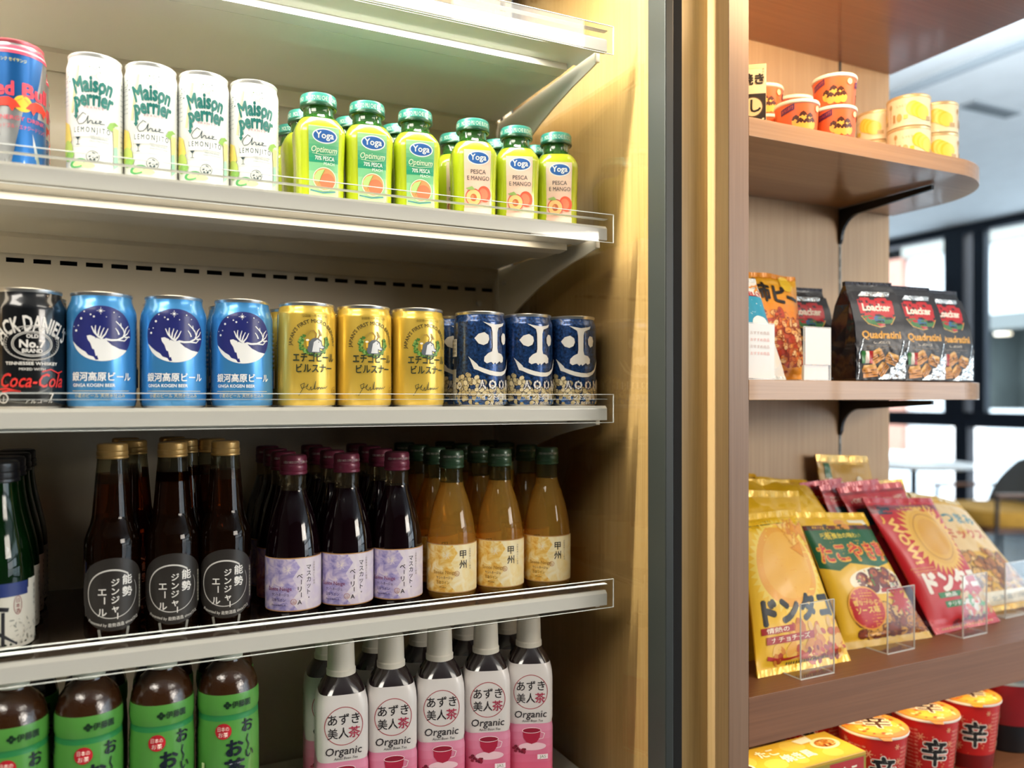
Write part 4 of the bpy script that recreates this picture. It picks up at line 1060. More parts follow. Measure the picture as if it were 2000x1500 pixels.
# --- pillow bags -------------------------------------------------------------
def bag(name, label, cat, group, c, filmm, artf, bulge=.012, seed=1, wr=.0006, nu=22, nv=28, backm=None, label_part=None):
    """c: four world corners bl, br, tl, tr (front face, seen from the front)"""
    bl, br, tl, tr = [Vector(p) for p in c]
    o = (bl+br)/2; t = thing(name, label, cat, tuple(o), 0, group)
    bl, br, tl, tr = bl-o, br-o, tl-o, tr-o
    w = ((br-bl).length+(tr-tl).length)/2*1000; h = ((tl-bl).length+(tr-br).length)/2*1000
    N = (br-bl).cross(tl-bl).normalized()
    rnd = random.Random(seed); ph = [rnd.uniform(0, 6.28) for _ in range(8)]
    def S(u, v, side):
        p = bl*(1-u)*(1-v)+br*u*(1-v)+tl*(1-u)*v+tr*u*v
        e = .055
        vv = min(1, max(0, (v-e)/(1-2*e)))
        bu = (max(0, math.sin(PI*min(1, max(0, u)))))**.55*(max(0, math.sin(PI*vv)))**.5
        pinch = 1-.05*math.sin(PI*vv)*abs(2*u-1)**2
        q = bulge*bu*(1+.12*math.sin(7*v+ph[0])*math.cos(5*u+ph[1]))
        q += wr*bu*(math.sin(23*u+9*v+ph[2])+math.sin(31*v-11*u+ph[3])*.7)+wr*.9*(1-abs(bu))*math.sin(38*u+ph[4])*(0 if v < .02 or v > .98 else 1)
        sag = .002*math.sin(9*u+ph[5])*(1 if v > .9 or v < .08 else 0)
        mid = bl*.5*(1-v)+br*.5*(1-v)+tl*.5*v+tr*.5*v
        p = mid+(p-mid)*pinch
        return p+N*(q*side+sag+ (.0006*side))
    V = []; F = []; mi = []
    for side in (1, -1):
        n0 = len(V)
        for j in range(nv+1):
            for i in range(nu+1): V.append(S(i/nu, j/nv, side if side == 1 else -.8))
        for j in range(nv):
            for i in range(nu):
                q = n0+j*(nu+1)+i; f = (q, q+1, q+nu+2, q+nu+1)
                F.append(f if side == 1 else f[::-1]); mi.append(0 if side == 1 else (1 if backm else 0))
    m0 = (nu+1)*(nv+1)
    for i in range(nu):
        F.append((m0+i, m0+i+1, i+1, i)); k = nv*(nu+1)+i; F.append((k, k+1, m0+k+1, m0+k)); mi += [0, 0]
    for j in range(nv):
        a_, b_ = j*(nu+1), (j+1)*(nu+1); F.append((a_, b_, m0+b_, m0+a_)); F.append((a_+nu, m0+a_+nu, m0+b_+nu, b_+nu)); mi += [0, 0]
    mk('film', V, F, [filmm]+([backm] if backm else []), t, True, mi)
    def surf(x, y, off): return tuple(S(x/w+.5, y/h, 1)+N*(off*1.0))
    if artf:
        a = artf(w, h)
        a.build('printed_front', surf, t, 5, 5, lift=.00005, base=.0006, clip=(-w/2+.3, .3, w/2-.3, h-.3))
    # crimped seals
    for v0, v1, nm in ((0.0, .04, 'seal'), (.96, 1.0, 'seal')):
        V = []; F = []; n = 46
        for side in (1, -1):
            for j in (0, 1):
                for i in range(n+1):
                    p = S(i/n, v0 if j == 0 else v1, side); V.append(p+N*side*(.0009+.0003*(i % 2)))
        for i in range(n):
            F.append((i, i+1, n+2+i, n+1+i)); b0 = 2*(n+1); F.append((b0+n+1+i, b0+n+2+i, b0+i+1, b0+i))
            F.append((n+1+i, n+2+i, b0+n+2+i, b0+n+1+i)); F.append((i+1, i, b0+i, b0+i+1))
        mk(nm, V, F, filmm, t)
    return t
def G(x, y, z=-.3865): return (x, y, H+z)
film_y = mat('#e8b61e', .26, .15, .25, bump=.12, bscale=55); film_r = mat('#b8161c', .24, .1, .3, bump=.15, bscale=50)
film_g = mat('#c79a3a', .24, .45, .5, bump=.3, bscale=45); film_w = mat('#d8dcd8', .25, .2, .6, bump=.15, bscale=50)
film_o = mat('#e08a1e', .25, .15, .25, bump=.12, bscale=50); film_k = mat('#17161c', .26, .1, .7, bump=.12, bscale=45)

def starburst(a, x, y, r0, r1, n, m):
    pts = []
    for i in range(2*n):
        t = PI*i/n; r = r1 if i % 2 == 0 else r0; pts.append((x+r*math.cos(t), y+r*math.sin(t)))
    a.poly(pts, m)
CHIP = ['#e9a83a', '#d98a2a', '#f0c05a', '#c9701e', '#b8481e', '#e0b060']
def art_taco(w, h):
    a = Art(); s = w/100.0
    a.rect(-w/2, 0, w/2, h, '#f0bf22'); a.rect(-w/2, h*.91, w/2, h*.915, '#2a2a20')
    for i in range(30): a.rect(-w/2+i*w/30, h*.93, -w/2+i*w/30+w/90, h*.945, '#4a4020', up=i == 0)
    starburst(a, 0, h*.64, w*.40, w*.47, 40, '#f4d25a'); a.ell(0, h*.64, w*.38, w*.40, '#eca63a', 40)
    a.ell(0, h*.64, w*.30, w*.32, '#f0b44a', 40)
    K = '#20201e'
    a.blobs(w*.12, h*.72, w*.48, h*.90, 16, w*.06, w*.11, ['#f0b03a', '#e89a2c', '#f4c860', '#dc8a24'], 15, .75, k=3, outline='#d98a20')
    y = h*.30; u = h*.088
    # big block lettering
    a.text('ドンタコ', w*.02, y, h*.17, K, w=w*.86, bold=.10)
    a.blobs(-w*.30, h*.06, w*.46, h*.26, 60, w*.03, w*.085, CHIP, 5, .6, k=7)
    a.blobs(-w*.1, h*.03, w*.4, h*.13, 26, w*.02, w*.05, ['#a8301a', '#c8481e', '#8a2414'], 6, .6, k=7)
    a.rect(-w*.44, h*.235, -w*.10, h*.275, '#a81c1e'); a.text('情熱の', -w*.27, h*.243, h*.033, '#f6ead0', w=w*.24, bold=.02)
    a.rect(-w*.40, h*.175, w*.12, h*.220, '#a81c1e'); a.text('ナチョチーズ', -w*.14, h*.184, h*.036, '#f6ead0', w=w*.42, bold=.02)
    a.path([(-w*.40, h*.10), (-w*.30, h*.082), (-w*.18, h*.078), (-w*.04, h*.088)], w*.035, '#b8201a', w2=w*.01)
    for i in range(24): a.rect(-w*.2+i*w*.025, h*.045, -w*.2+i*w*.025+w*.012, h*.06, '#4a4020', up=i == 0)
    return a
def art_tako(w, h):
    a = Art(); a.rect(-w/2, 0, w/2, h, '#e6b526')
    a.rect(-w/2, h*.86, w/2, h*.895, '#6a2a1a'); a.ell(w*.02, h*.895, w*.10, h*.05, '#d9913a', 20); a.rect(w*.18, h*.90, w*.42, h*.945, '#efe9d6')
    for i in range(5): a.rect(-w*.46+i*w*.21, h*.855, -w*.40+i*w*.21, h*.90, '#3a2a16', up=i == 0); 
    a.poly([(-w*.5, h*.86), (w*.5, h*.86), (w*.5, h*.60), (w*.2, h*.56), (-w*.15, h*.60), (-w*.3, h*.55), (-w*.5, h*.58)], '#1d5c34')
    a.text('元祖 屋台の味わい', -w*.08, h*.795, h*.045, '#f0d040', w=w*.55, bold=.03)
    a.text('たこやき亭', 0, h*.625, h*.155, '#f0b028', w=w*.92, bold=.09); a.text('たこやき亭', 0, h*.628, h*.150, '#c8201c', w=w*.90, bold=.045)
    a.ell(w*.12, h*.46, w*.36, h*.10, '#f3e6c4', 30)
    for x, y in ((-.08, .47), (.10, .50), (.26, .50), (.02, .43), (.19, .44), (.34, .45)):
        a.ell(x*w, y*h, w*.085, w*.08, '#6a2014', 18); a.ell(x*w-w*.015, y*h+w*.02, w*.05, w*.035, '#a8481e', 12)
    a.blobs(-w*.14, h*.42, w*.42, h*.54, 44, w*.008, w*.02, ['#e9c98a', '#4a7a2a', '#d8a85a', '#30140c'], 3)
    a.rect(w*.10, h*.37, w*.46, h*.40, '#a81c1e')
    a.blobs(-w*.30, h*.05, w*.46, h*.27, 90, w*.04, w*.085, ['#c9862e', '#b06a20', '#dca248', '#8a3a16', '#e0b468'], 8, .75, k=10, outline='#6a2c10')
    starburst(a, w*.30, h*.30, w*.08, w*.17, 11, '#c02a1c')
    a.ell(-w*.16, h*.27, w*.21, w*.21, '#e9a02a', 36); a.ell(-w*.16, h*.27, w*.195, w*.195, '#c01c1e', 36)
    a.text('昔ながらの', -w*.16, h*.295, h*.04, '#f4d060', w=w*.30, bold=.03); a.text('ソース味', -w*.16, h*.235, h*.055, '#f4d060', w=w*.28, bold=.04)
    a.text('おいしい', w*.34, h*.40, h*.05, '#f6efe0', w=w*.2, bold=.05)
    a.rect(-w*.5, 0, w*.5, h*.05, '#caa02a')
    return a
def art_wow(w, h):
    a = Art(); a.rect(-w/2, 0, w/2, h, '#c01a22'); a.rect(-w/2, h*.88, w*.5, h*.94, '#7a1018'); a.rect(-w*.42, h*.87, -w*.25, h*.95, '#18303a')
    starburst(a, w*.10, h*.68, w*.30, w*.40, 34, '#e2b04a'); a.ell(w*.10, h*.68, w*.28, w*.28, '#dba53e', 36); a.ell(w*.10, h*.68, w*.19, w*.19, '#d49a36', 30)
    a.ring(w*.10, h*.68, w*.24, w*.24, w*.008, '#a8701e', 36)
    a.text('WOW!', -w*.36, h*.66, h*.10, '#eec060', w=w*.46, rot=-PI/2*.93, bold=.06)
    a.text('TA', w*.33, h*.87, h*.07, '#eec060', rot=-.5, bold=.05); a.text('♪', -w*.42, h*.80, h*.09, '#eeb02a', bold=.03)
    for i in range(3): a.text('so crunchy and so tasty', -w*.30+i*w*.02, h*.455-i*h*.022, h*.018, '#eec060', w=w*.28, up=i == 0)
    a.text('ドンタコ', w*.06, h*.29, h*.16, '#f0e6d6', w=w*.84, bold=.10)
    a.rect(-w*.26, h*.235, w*.06, h*.275, '#1f7a3a'); a.text('絶品', -w*.1, h*.242, h*.032, '#f6f2e6', w=w*.16, bold=.03)
    a.rect(-w*.22, h*.165, w*.20, h*.210, '#1f7a3a'); a.text('チリタコス味', -w*.01, h*.175, h*.034, '#f6f2e6', w=w*.36, bold=.02)
    a.blobs(w*.05, h*.07, w*.45, h*.24, 44, w*.03, w*.07, ['#e9dfd0', '#c9a46a', '#4f9a4a', '#d8482a', '#d9b27a'], 7, .6, k=7)
    a.blobs(-w*.2, h*.04, w*.3, h*.08, 20, w*.02, w*.04, ['#7a1018'], 7)
    for i in range(20): a.rect(-w*.4+i*w*.04, h*.02, -w*.4+i*w*.04+w*.02, h*.032, '#e9c08a', up=i == 0)
    return a
def art_bead(w, h):
    a = Art(); a.rect(-w/2, 0, w/2, h, '#d9a83a'); a.rect(-w*.46, h*.5, w*.46, h*.93, '#e0c08a')
    a.text('おつまみ', 0, h*.76, h*.11, '#2c7a8a', w=w*.8, bold=.05); a.text('ミックス', 0, h*.62, h*.10, '#c04a2a', w=w*.7, bold=.05)
    a.blobs(-w*.44, h*.16, w*.44, h*.5, 80, w*.04, w*.08, ['#c9862e', '#7a4a1e', '#e0b468', '#a8641e'], 4, .7, k=9, outline='#5a3010')
    a.rect(-w*.46, h*.05, w*.46, h*.16, '#e9e2cc'); a.text('北海道の味', 0, h*.085, h*.05, '#2c5a6a', w=w*.6)
    return a
def art_peanut(w, h):
    a = Art(); a.grad(-w/2, h*.5, w/2, h, '#dd7d18', '#eab02c', 8); a.rect(-w/2, 0, w/2, h*.5, '#b8481a')
    a.blobs(-w*.48, h*.04, w*.5, h*.60, 170, w*.055, w*.09, ['#d9742a', '#c9541e', '#e0913e', '#b83c16', '#e8b06a', '#cf6a26'], 9, .55, k=10, outline='#8a2c10')
    a.blobs(-w*.44, h*.08, w*.46, h*.56, 26, w*.05, w*.075, ['#e6b878', '#eccb94'], 10, .5, k=10, outline='#a8541e')
    a.poly([(w*.0, 0), (w*.5, h*.03), (w*.5, h*.13), (w*.1, h*.10), (-w*.1, h*.15)], '#e89a28')
    a.ell(w*.26, h*.90, w*.13, w*.13, '#eec02e', 24)
    a.text('柿ピー', w*.04, h*.70, h*.20, '#1d120c', w=w*.80, bold=.05, slope=-.14); a.ell(-w*.28, h*.93, w*.03, m='#1d120c', k=12)
    return a
def art_bluebag(w, h):
    a = Art(); a.rect(-w/2, 0, w/2, h, '#e6e4dc'); a.rect(-w/2, h*.35, w*.5, h*.80, '#2a93b4')
    a.blobs(-w*.45, h*.4, w*.45, h*.76, 30, .4, 1.2, ['#d9eef2'], 4); a.ell(w*.12, h*.50, w*.28, h*.10, '#f2f2ee', 26)
    a.text('チーズ', w*.1, h*.85, h*.10, '#e0902a', w=w*.8, bold=.05); a.text('JELLY', w*.2, h*.80, h*.06, '#b8282a', w=w*.5, bold=.05)
    a.ell(w*.1, h*.2, w*.3, h*.1, '#f0e6d8', 26)
    return a
def art_pale(w, h):
    a = Art(); a.rect(-w/2, 0, w/2, h, '#c9982e'); a.blobs(-w*.45, h*.35, w*.45, h*.85, 70, w*.03, w*.07, ['#efe2bc', '#e6cf94', '#f6efd6', '#d9b35a'], 5, .8)
    a.rect(-w*.4, h*.86, -w*.3, h*.95, '#2a6a3a'); a.text('ポップコーン', 0, h*.25, h*.10, '#8a4a16', w=w*.8, bold=.04)
    return a
def art_front_red(w, h):
    a = Art(); a.rect(-w/2, 0, w/2, h, '#8e1420'); a.rect(-w/2, h*.86, w/2, h*.94, '#b8242a'); a.text('TORTILLA CORN CHIPS', 0, h*.88, h*.045, '#f0dcc0', w=w*.84)
    a.blobs(-w*.45, h*.5, w*.45, h*.82, 30, w*.03, w*.08, ['#3a0c14', '#a82a1e', '#5a1420', '#c96a3a'], 6, .8, k=8)
    a.rect(-w*.40, h*.72, -w*.22, h*.84, '#18323a')
    return a
def art_logo_yellow(w, h):
    a = Art(); a.rect(-w/2, 0, w/2, h, '#e0b024'); a.poly([(-w*.38, h*.86), (-w*.06, h*.86), (-w*.08, h*.92), (-w*.36, h*.92)], '#a81c28'); a.text('Fritolay', -w*.22, h*.875, h*.035, '#f6e6c0', w=w*.24, bold=.04)
    a.rect(-w/2, h*.74, w/2, h*.79, '#6a2a1a'); a.rect(-w/2, h*.5, w/2, h*.73, '#1d5c34'); a.ell(w*.1, h*.80, w*.10, h*.04, '#d9913a', 20)
    for i in range(5): a.rect(-w*.44+i*w*.2, h*.73, -w*.38+i*w*.2, h*.80, '#3a2a16', up=i == 0)
    return a
cs = 'corn snack bags on the thick shelf'
# front row on the thick shelf
bag('corn_snack_bag', 'yellow corn snack bag with heavy black lettering, leaning at the left by the panel', 'snack bag', cs,
    [G(.785, .850), G(.963, .848), (.818, .930, H-.174), (.953, .948, H-.176)], film_y, art_taco, .017, 1)
bag('corn_snack_bag', 'yellow and green snack bag with red lettering and sauce balls, second in the front row', 'snack bag', cs,
    [G(.996, .886), G(1.172, .874), (.962, .955, H-.182), (1.114, .958, H-.193)], film_y, art_tako, .018, 2)
bag('corn_snack_bag', 'large red snack bag with gold sunburst and cream lettering in the front row', 'snack bag', cs,
    [G(1.190, .880), G(1.362, .884), (1.112, .958, H-.168), (1.302, .972, H-.180)], film_r, art_wow, .018, 3)
bag('snack_mix_bag', 'tan snack mix bag with clear cookies, right of the large red bag', 'snack bag', cs,
    [G(1.385, .925), G(1.56, .930), (1.275, 1.0, H-.170), (1.445, 1.02, H-.20)], film_g, art_bead, .012, 4)
# stacks behind
for i, (dx, dy, dz) in enumerate(((.012, .026, .030), (.020, .052, .060))):
    bag('corn_snack_bag', ('yellow bag with small red badge standing right behind the front yellow bag', 'yellow bag second behind the front yellow bag by the panel')[i], 'snack bag', cs,
        [G(.80+dx, .885+dy), G(.97+dx, .885+dy), (.815+dx, .955+dy, H-.160+dz*.55), (.985+dx, .960+dy, H-.168+dz*.5)], film_y, art_logo_yellow, .010, 11+i)
bag('corn_snack_bag', 'yellow snack bag with folded top lying over the rear left bags', 'snack bag', cs,
    [(.80, .955, H-.20), (.95, .955, H-.20), (.795, 1.020, H-.118), (.945, 1.028, H-.126)], film_y, None, .013, 14)
bag('corn_snack_bag', 'yellow snack bag right of the folded one with creased shiny top', 'snack bag', cs,
    [(.95, .965, H-.22), (1.07, .965, H-.22), (.93, 1.015, H-.130), (1.05, 1.020, H-.142)], film_y, None, .012, 15)
for i in range(3):
    bag('corn_snack_bag', ('dark red corn chip bag directly behind the big red bag', 'dark red corn chip bag second behind the big red bag', 'dark red corn chip bag at the back below the tan bag')[i], 'snack bag', cs,
        [G(1.155-.035*i, .915+.028*i), G(1.325-.035*i, .920+.028*i), (1.085-.03*i, .985+.013*i, H-.152+.004*i), (1.245-.04*i, .992+.012*i, H-.150+.006*i)], film_r, art_front_red, .009, 21+i)
bag('snack_mix_bag', 'gold popcorn bag with pale print, tallest at the back against the oak panel', 'snack bag', cs,
    [G(1.10, .99), G(1.25, .99), (1.075, 1.024, H-.098), (1.205, 1.026, H-.105)], film_g, art_pale, .011, 31)
bag('snack_mix_bag', 'gold popcorn bag peeking out right of the tallest one', 'snack bag', cs,
    [G(1.19, .975), G(1.33, .975), (1.175, 1.015, H-.150), (1.285, 1.018, H-.148)], film_g, art_pale, .010, 32)
for i in range(2):
    bag('snack_mix_bag', ('plain gold snack bag standing behind the tan mix bag', 'plain gold snack bag, last behind the tan mix bag')[i], 'snack bag', cs,
        [G(1.36+.02*i, .965+.03*i), G(1.5+.02*i, .965+.03*i), (1.245+.035*i, 1.022+.01*i, H-.168-.004*i), (1.37+.04*i, 1.03+.01*i, H-.190)], film_g, None, .009, 41+i)

# eye-level shelf
Z2 = H+.0240
bag('rice_cracker_bag', 'orange bag of peanuts and rice crackers with brush lettering', 'snack bag', 'bags on the eye-level shelf',
    [(.800, .872, Z2), (.905, .880, Z2), (.818, .925, H+.188), (.938, .934, H+.187)], film_o, art_peanut, .013, 51)
bag('rice_cracker_bag', 'orange bag with folded top standing behind the peanut bag', 'snack bag', 'bags on the eye-level shelf',
    [(.79, .930, Z2), (.90, .935, Z2), (.80, .970, H+.200), (.905, .975, H+.196)], film_o, None, .013, 52)
bag('jelly_bag', 'white and blue jelly sweets bag beside the oak panel', 'snack bag', 'bags on the eye-level shelf',
    [(.770, .842, Z2), (.838, .850, Z2), (.752, .885, H+.172), (.822, .895, H+.172)], film_w, art_bluebag, .008, 53)

# gusseted wafer bags
def art_wafer():
    a = Art(); W = 42
    a.rect(-W, 2, W, 133, '#191a22')
    a.poly([(-30, 124), (30, 124), (29, 96), (20, 84), (0, 79), (-20, 84), (-29, 96)], '#b8202a'); a.poly([(-28, 95), (-14, 97), (-4, 92), (6, 97), (16, 92), (28, 95), (20, 85), (0, 80), (-20, 85)], '#3f7a4a')
    a.poly([(-14, 92), (-2, 97), (10, 90), (6, 86), (-8, 86)], '#3a6a9a'); a.path([(-29, 96), (-20, 84), (0, 79), (20, 84), (29, 96)], 1.0, '#d8b25a')
    a.text('Loacker', 0, 104, 15, '#f0e6da', w=48, bold=.06)
    a.text('Quadratini', 1, 63, 15, '#dfa43c', w=66, bold=.05)
    a.text('CHOCOLATE', 0, 55, 4.6, '#e9e2d6', w=28, bold=.03)
    for i in range(2): a.text('crispy wafers filled with cocoa cream', 0, 50-i*3.6, 2.8, '#a89a86', w=52, up=i == 0)
    for x, y, r, s_ in ((-8, 34, .5, 12), (16, 30, -.3, 11), (-20, 12, .1, 12), (2, 16, .9, 10)):
        c, q = math.cos(r), math.sin(r); P = lambda u, v: (x+u*c-v*q, y+u*q+v*c)
        a.poly([P(-s_, -s_*.5), P(s_, -s_*.5), P(s_, s_*.6), P(-s_, s_*.6)], '#cf8f44'); a.poly([P(-s_, s_*.6), P(s_, s_*.6), P(s_*.8, s_), P(-s_*.8, s_)], '#e6b46a')
        for k in range(3): a.path([P(-s_, -s_*.25+k*s_*.3), P(s_, -s_*.25+k*s_*.3)], 1.1, '#4a2412', up=k == 0)
    a.rect(-34, 26, -28, 44, '#2f7a3a'); a.rect(-28, 26, -22, 44, '#eae4da'); a.rect(-22, 26, -16, 44, '#b8282a')
    sil = mat('#d4dadd', .12, .9, .3, bump=.6, bscale=120)
    a.poly([(10, 4), (40, 4), (40, 44), (30, 34), (22, 22), (14, 20)], sil); a.poly([(-8, 3), (12, 3), (18, 14), (4, 10)], sil)
    a.path([(-39, 4), (-38, 40), (-30, 62)], 1.3, sil); a.path([(12, 40), (26, 20), (38, 60)], 1.2, sil)
    a.poly([(-26, 126), (26, 126), (30, 133), (-18, 133)], sil)
    return a
def wafer(seed):
    t = thing('wafer_bag', '', 'snack bag'); w, d, h = .043, .030, .148
    rings = []; rnd = random.Random(seed)
    for z, ww, y0, y1 in ((0, .040, -.028, .028), (.004, w, -d, d), (.05, w, -d*1.03, d*1.03), (.085, w*.99, -d*.88, d*.88), (.115, w*.97, -d*.55, d*.62), (.135, w*.93, -d*.22, d*.26), (.141, w*.92, -.0040, .0040), (h, w*.92, -.0025, .0025)):
        g = .25 if z < .13 else .0
        rings.append([(-ww, y0, z), (-ww*.5, y0*1.03, z), (0, y0*1.04, z), (ww*.5, y0*1.03, z), (ww, y0, z), (ww*(1-g*min(1, z*9)), (y0+y1)/2, z), (ww, y1, z), (0, y1*1.04, z), (-ww, y1, z), (-ww*(1-g*min(1, z*9)), (y0+y1)/2, z)])
    V = [p for r in rings for p in r]; F = []; n = 10
    for i in range(len(rings)-1):
        for j in range(n): F.append((i*n+j, i*n+(j+1) % n, (i+1)*n+(j+1) % n, (i+1)*n+j))
    F.append(tuple(reversed(range(n)))); F.append(tuple((len(rings)-1)*n+j for j in range(n)))
    mk('bag_body', V, F, film_k, t)
    prof = [(-d, .004), (-d*1.03, .05), (-d*.88, .085), (-d*.55, .115), (-d*.22, .135), (-.004, .141)]
    def surf(x, y, off):
        z = y/1000
        yy = prof[0][0]
        for (a0, z0), (a1, z1) in zip(prof, prof[1:]):
            if z0 <= z <= z1: yy = a0+(a1-a0)*(z-z0)/(z1-z0)
        if z > prof[-1][1]: yy = prof[-1][0]
        k = 1+.04*(1-abs(x/43)**1.5)
        cr = .0006*(math.sin(x*.5+y*.31+seed)+math.sin(y*.7-x*.21))*(1 if y < 60 else .4)
        return (x/1000, yy*k-off-.0012-cr, z)
    art_wafer().build('printed_front', surf, t, 4, 5)
    mk('top_clip', *_box(-.040, .040, -.0035, .0035, .142, .1485), mat('#2c2c33', .25, .6, bump=.4, bscale=200), t)
    return t
def _box(x0, x1, y0, y1, z0, z1):
    b = MB().box(x0, x1, y0, y1, z0, z1); return b.v, b.f
wf = wafer(3)
for x, y, yaw, lab in ((1.001, .852, 8, 'black wafer bag with red shield, foremost and fully visible one'), (1.098, .858, 2, 'black wafer bag right of the foremost one'), (1.180, .868, -2, 'black wafer bag at the right end of the row'),
                       (.955, .940, 4, 'black wafer bag half hidden behind the foremost one'), (.935, 1.003, 4, 'black wafer bag at the back, next to the orange bag')):
    place(wf, x, y, Z2, math.radians(-yaw-4), lab, 'black wafer bags')

# acrylic stands and card holders
def stand(x, y, z, rz, w, h, label, card=None):
    t = thing('acrylic_stand' if not card else 'card_holder', label, 'sign holder', (x, y, z), rz, 'clear acrylic stands')
    th = .0016
    MB().box(-w/2, w/2, -th, 0, 0, h).build('upright_sheet', clear_pet, t)
    MB().box(-w/2, w/2, 0, .042, 0, th).build('foot_sheet', clear_pet, t)
    e = MB().box(-w/2-.0004, -w/2+.0002, -th-.0002, .0002, 0, h).box(w/2-.0002, w/2+.0004, -th-.0002, .0002, 0, h).box(-w/2, w/2, -th-.0002, .0002, h-.0002, h+.0004)
    e.box(-w/2, w/2, -th-.0003, 0, 0, .0012).box(-w/2-.0004, -w/2+.0002, 0, .042, .0, .0016).box(w/2-.0002, w/2+.0004, 0, .042, .0, .0016).box(-w/2, w/2, .0418, .0424, 0, .0016)
    e.build('polished_edge', edge_gleam, t)
    if card:
        c = MB().box(-w/2+.001, w/2-.001, -th-.0010, -th-.0003, .002 if card == 'full' else h*.30, h-.001).build('card', mat('#f2f3f2', .55), t)
        if card == 'full':
            a = Art()
            for i in range(4): a.text('おすすめ商品', 0, h*1000*(.80-i*.12), 5, '#e0a49c' if i % 2 else '#c9b0a8', w=w*620)
            a.build('card_print', flat_surf(0, 0, (0, -th-.0011, 0), (1, 0, 0), (0, 0, 1), (0, -1, 0)), c, 0)
        else:
            MB().box(-w/2+.001, w/2-.001, .001, .004, .002, h*.29).build('price_slip', mat('#d8c8a8', .6), t)
    return t
zt = H-.3865
stand(.866, .8205, zt, .02, .064, .104, 'clear empty acrylic stand before the yellow bag at the left')
stand(1.066, .846, zt, .04, .062, .098, 'clear empty acrylic stand before the yellow and green bag')
stand(1.245, .850, zt, .05, .064, .100, 'clear empty acrylic stand before the large red bag')
stand(1.425, .895, zt, .05, .070, .096, 'clear empty acrylic stand at the right edge of the thick shelf')
stand(.765, .826, Z2, .05, .056, .076, 'small acrylic holder with a printed white card, beside the oak panel', 'full')
stand(.884, .838, Z2, .02, .052, .076, 'small acrylic holder with a blank white card before the peanut bag', 'blank')

# --- bottom shelf: carton and cup noodles ---------------------------------------
t = thing('takoyaki_carton', 'flat yellow carton with food picture on the bottom shelf', 'box', (.845, .848, H-.600), 0)
MB().box(-.105, .105, -.038, .038, 0, .098).build('box_body', mat('#c9a02c', .45, 0, .2), t, bevel=.0008)
a = Art(); a.rect(-104, -37, 104, 37, '#dcb23a')
for x, y, r in ((-80, 10, 22), (-40, -14, 18), (20, 18, 20), (60, -20, 16), (0, -20, 12)): a.ell(x, y, r, r*.8, '#e6c456', 26)
a.text('たこ', -30, 8, 22, '#f4eed4', w=34, bold=.05); a.text('焼き風', 6, -16, 22, '#f4eed4', w=56, bold=.05)
a.ell(72, 6, 24, 17, '#f0e2b0', 30); a.ell(72, 6, 18, 12, '#b8702a', 26); a.blobs(58, -3, 86, 14, 22, 2, 4, ['#d89a4a', '#8a3a1a', '#e8c07a'], 4)
a.poly([(30, 30), (62, 34), (60, 18), (36, 16)], '#f2ead0'); a.ell(-88, -8, 13, 13, '#f2ead0', 24); a.ell(-88, -8, 9, 9, '#4a2a1a', 20)
a.build('lid_print', flat_surf(0, 0, (0, 0, .098), (1, 0, 0), (0, 1, 0), (0, 0, 1)), t, 0)
a = Art(); a.rect(-104, 1, 104, 94, '#9c8a2c'); a.rect(34, 20, 100, 92, '#b8282a'); a.text('たこ', 72, 70, 17, '#f0e8d0', bold=.05); a.text('焼き', 72, 48, 17, '#f0e8d0', bold=.05); a.ring(16, 80, 10, 10, 3, '#7fb0b0')
a.blobs(-90, 10, 30, 70, 40, 4, 9, ['#c9862e', '#8a4a1e', '#e0b468'], 5)
a.build('side_print', flat_surf(0, 0, (0, -.038, 0), (1, 0, 0), (0, 0, 1), (0, -1, 0)), t, 0)
def art_noodle():
    a = Art(); a.rect(-140, 3, 140, 108, '#c9201c'); a.rect(-140, 3, 140, 26, '#7a1418')
    for o in (-78, 0, 78):
        a.text('辛', o, 44, 44, '#f0e6da', bold=.09); a.text('辛', o, 44, 44, '#1c1a1c', bold=.045)
        a.blobs(o-34, 28, o+34, 100, 22, 1, 2, ['#e0704a', '#e8a07a'], o+100)
        for dx, dy, r in ((-22, 84, 6), (24, 74, 5), (-26, 40, 6), (20, 96, 4)):
            for i in range(6): a.path([(o+dx, dy), (o+dx+r*math.cos(i*PI/3), dy+r*math.sin(i*PI/3))], 1.6, '#e8a078', up=i == 0)
    for o in (-39, 39):
        for i in range(11): a.text('原材料名 油揚げめん 小麦粉', o, 92-i*6, 3.4, '#f0b49a', w=26, up=i == 0)
    return a
t = thing('cup_noodle', '', 'cup')
np_ = [(.036, 0), (.0372, .001), (.0375, .004), (.0478, .108)]
lathe('cup_body', np_, mat('#c9201c', .4, 0, .4), t, 44)
lathe('rim', [(.0478, .1065), (.0500, .1075), (.0504, .1095), (.0495, .1110), (.0478, .1112)], mat('#efe2d2', .4), t, 44)
l = lathe('lid', [(.0498, .1112), (.0498, .1116), (.001, .1118)], mat('#d8862a', .35, .2, .4), t, 44)
MB().prism([(-.009, -.049), (.009, -.049), (.006, -.060), (-.006, -.060)], .1108, .1113, 'z').build('lid_tab', mat('#d8862a', .35), l)
art_noodle().build('printed_design', round_surf(np_), t, 3.4)
a = Art(); a.ell(0, 0, 48, m='#dc8e30', k=40); a.ell(4, -6, 34, 30, '#e6a83e', 30); a.blobs(-40, -40, 40, 40, 46, 1.4, 4, ['#f0c060', '#c9501e', '#f2dca0', '#b83018'], 3, inside=lambda x, y: x*x+y*y < 1900)
a.text('辛', 6, -14, 44, '#f2e6c8', bold=.09); a.text('辛', 6, -14, 44, '#4a2a18', bold=.03); a.rect(-38, -6, -12, 4, '#f2ead6'); a.rect(-26, -4, -14, 2, '#c98a3a')
a.build('lid_print', flat_surf(0, 0, (0, 0, .1116), (1, 0, 0), (0, 1, 0), (0, 0, 1)), t, 0)
nd = t; zb = H-.600
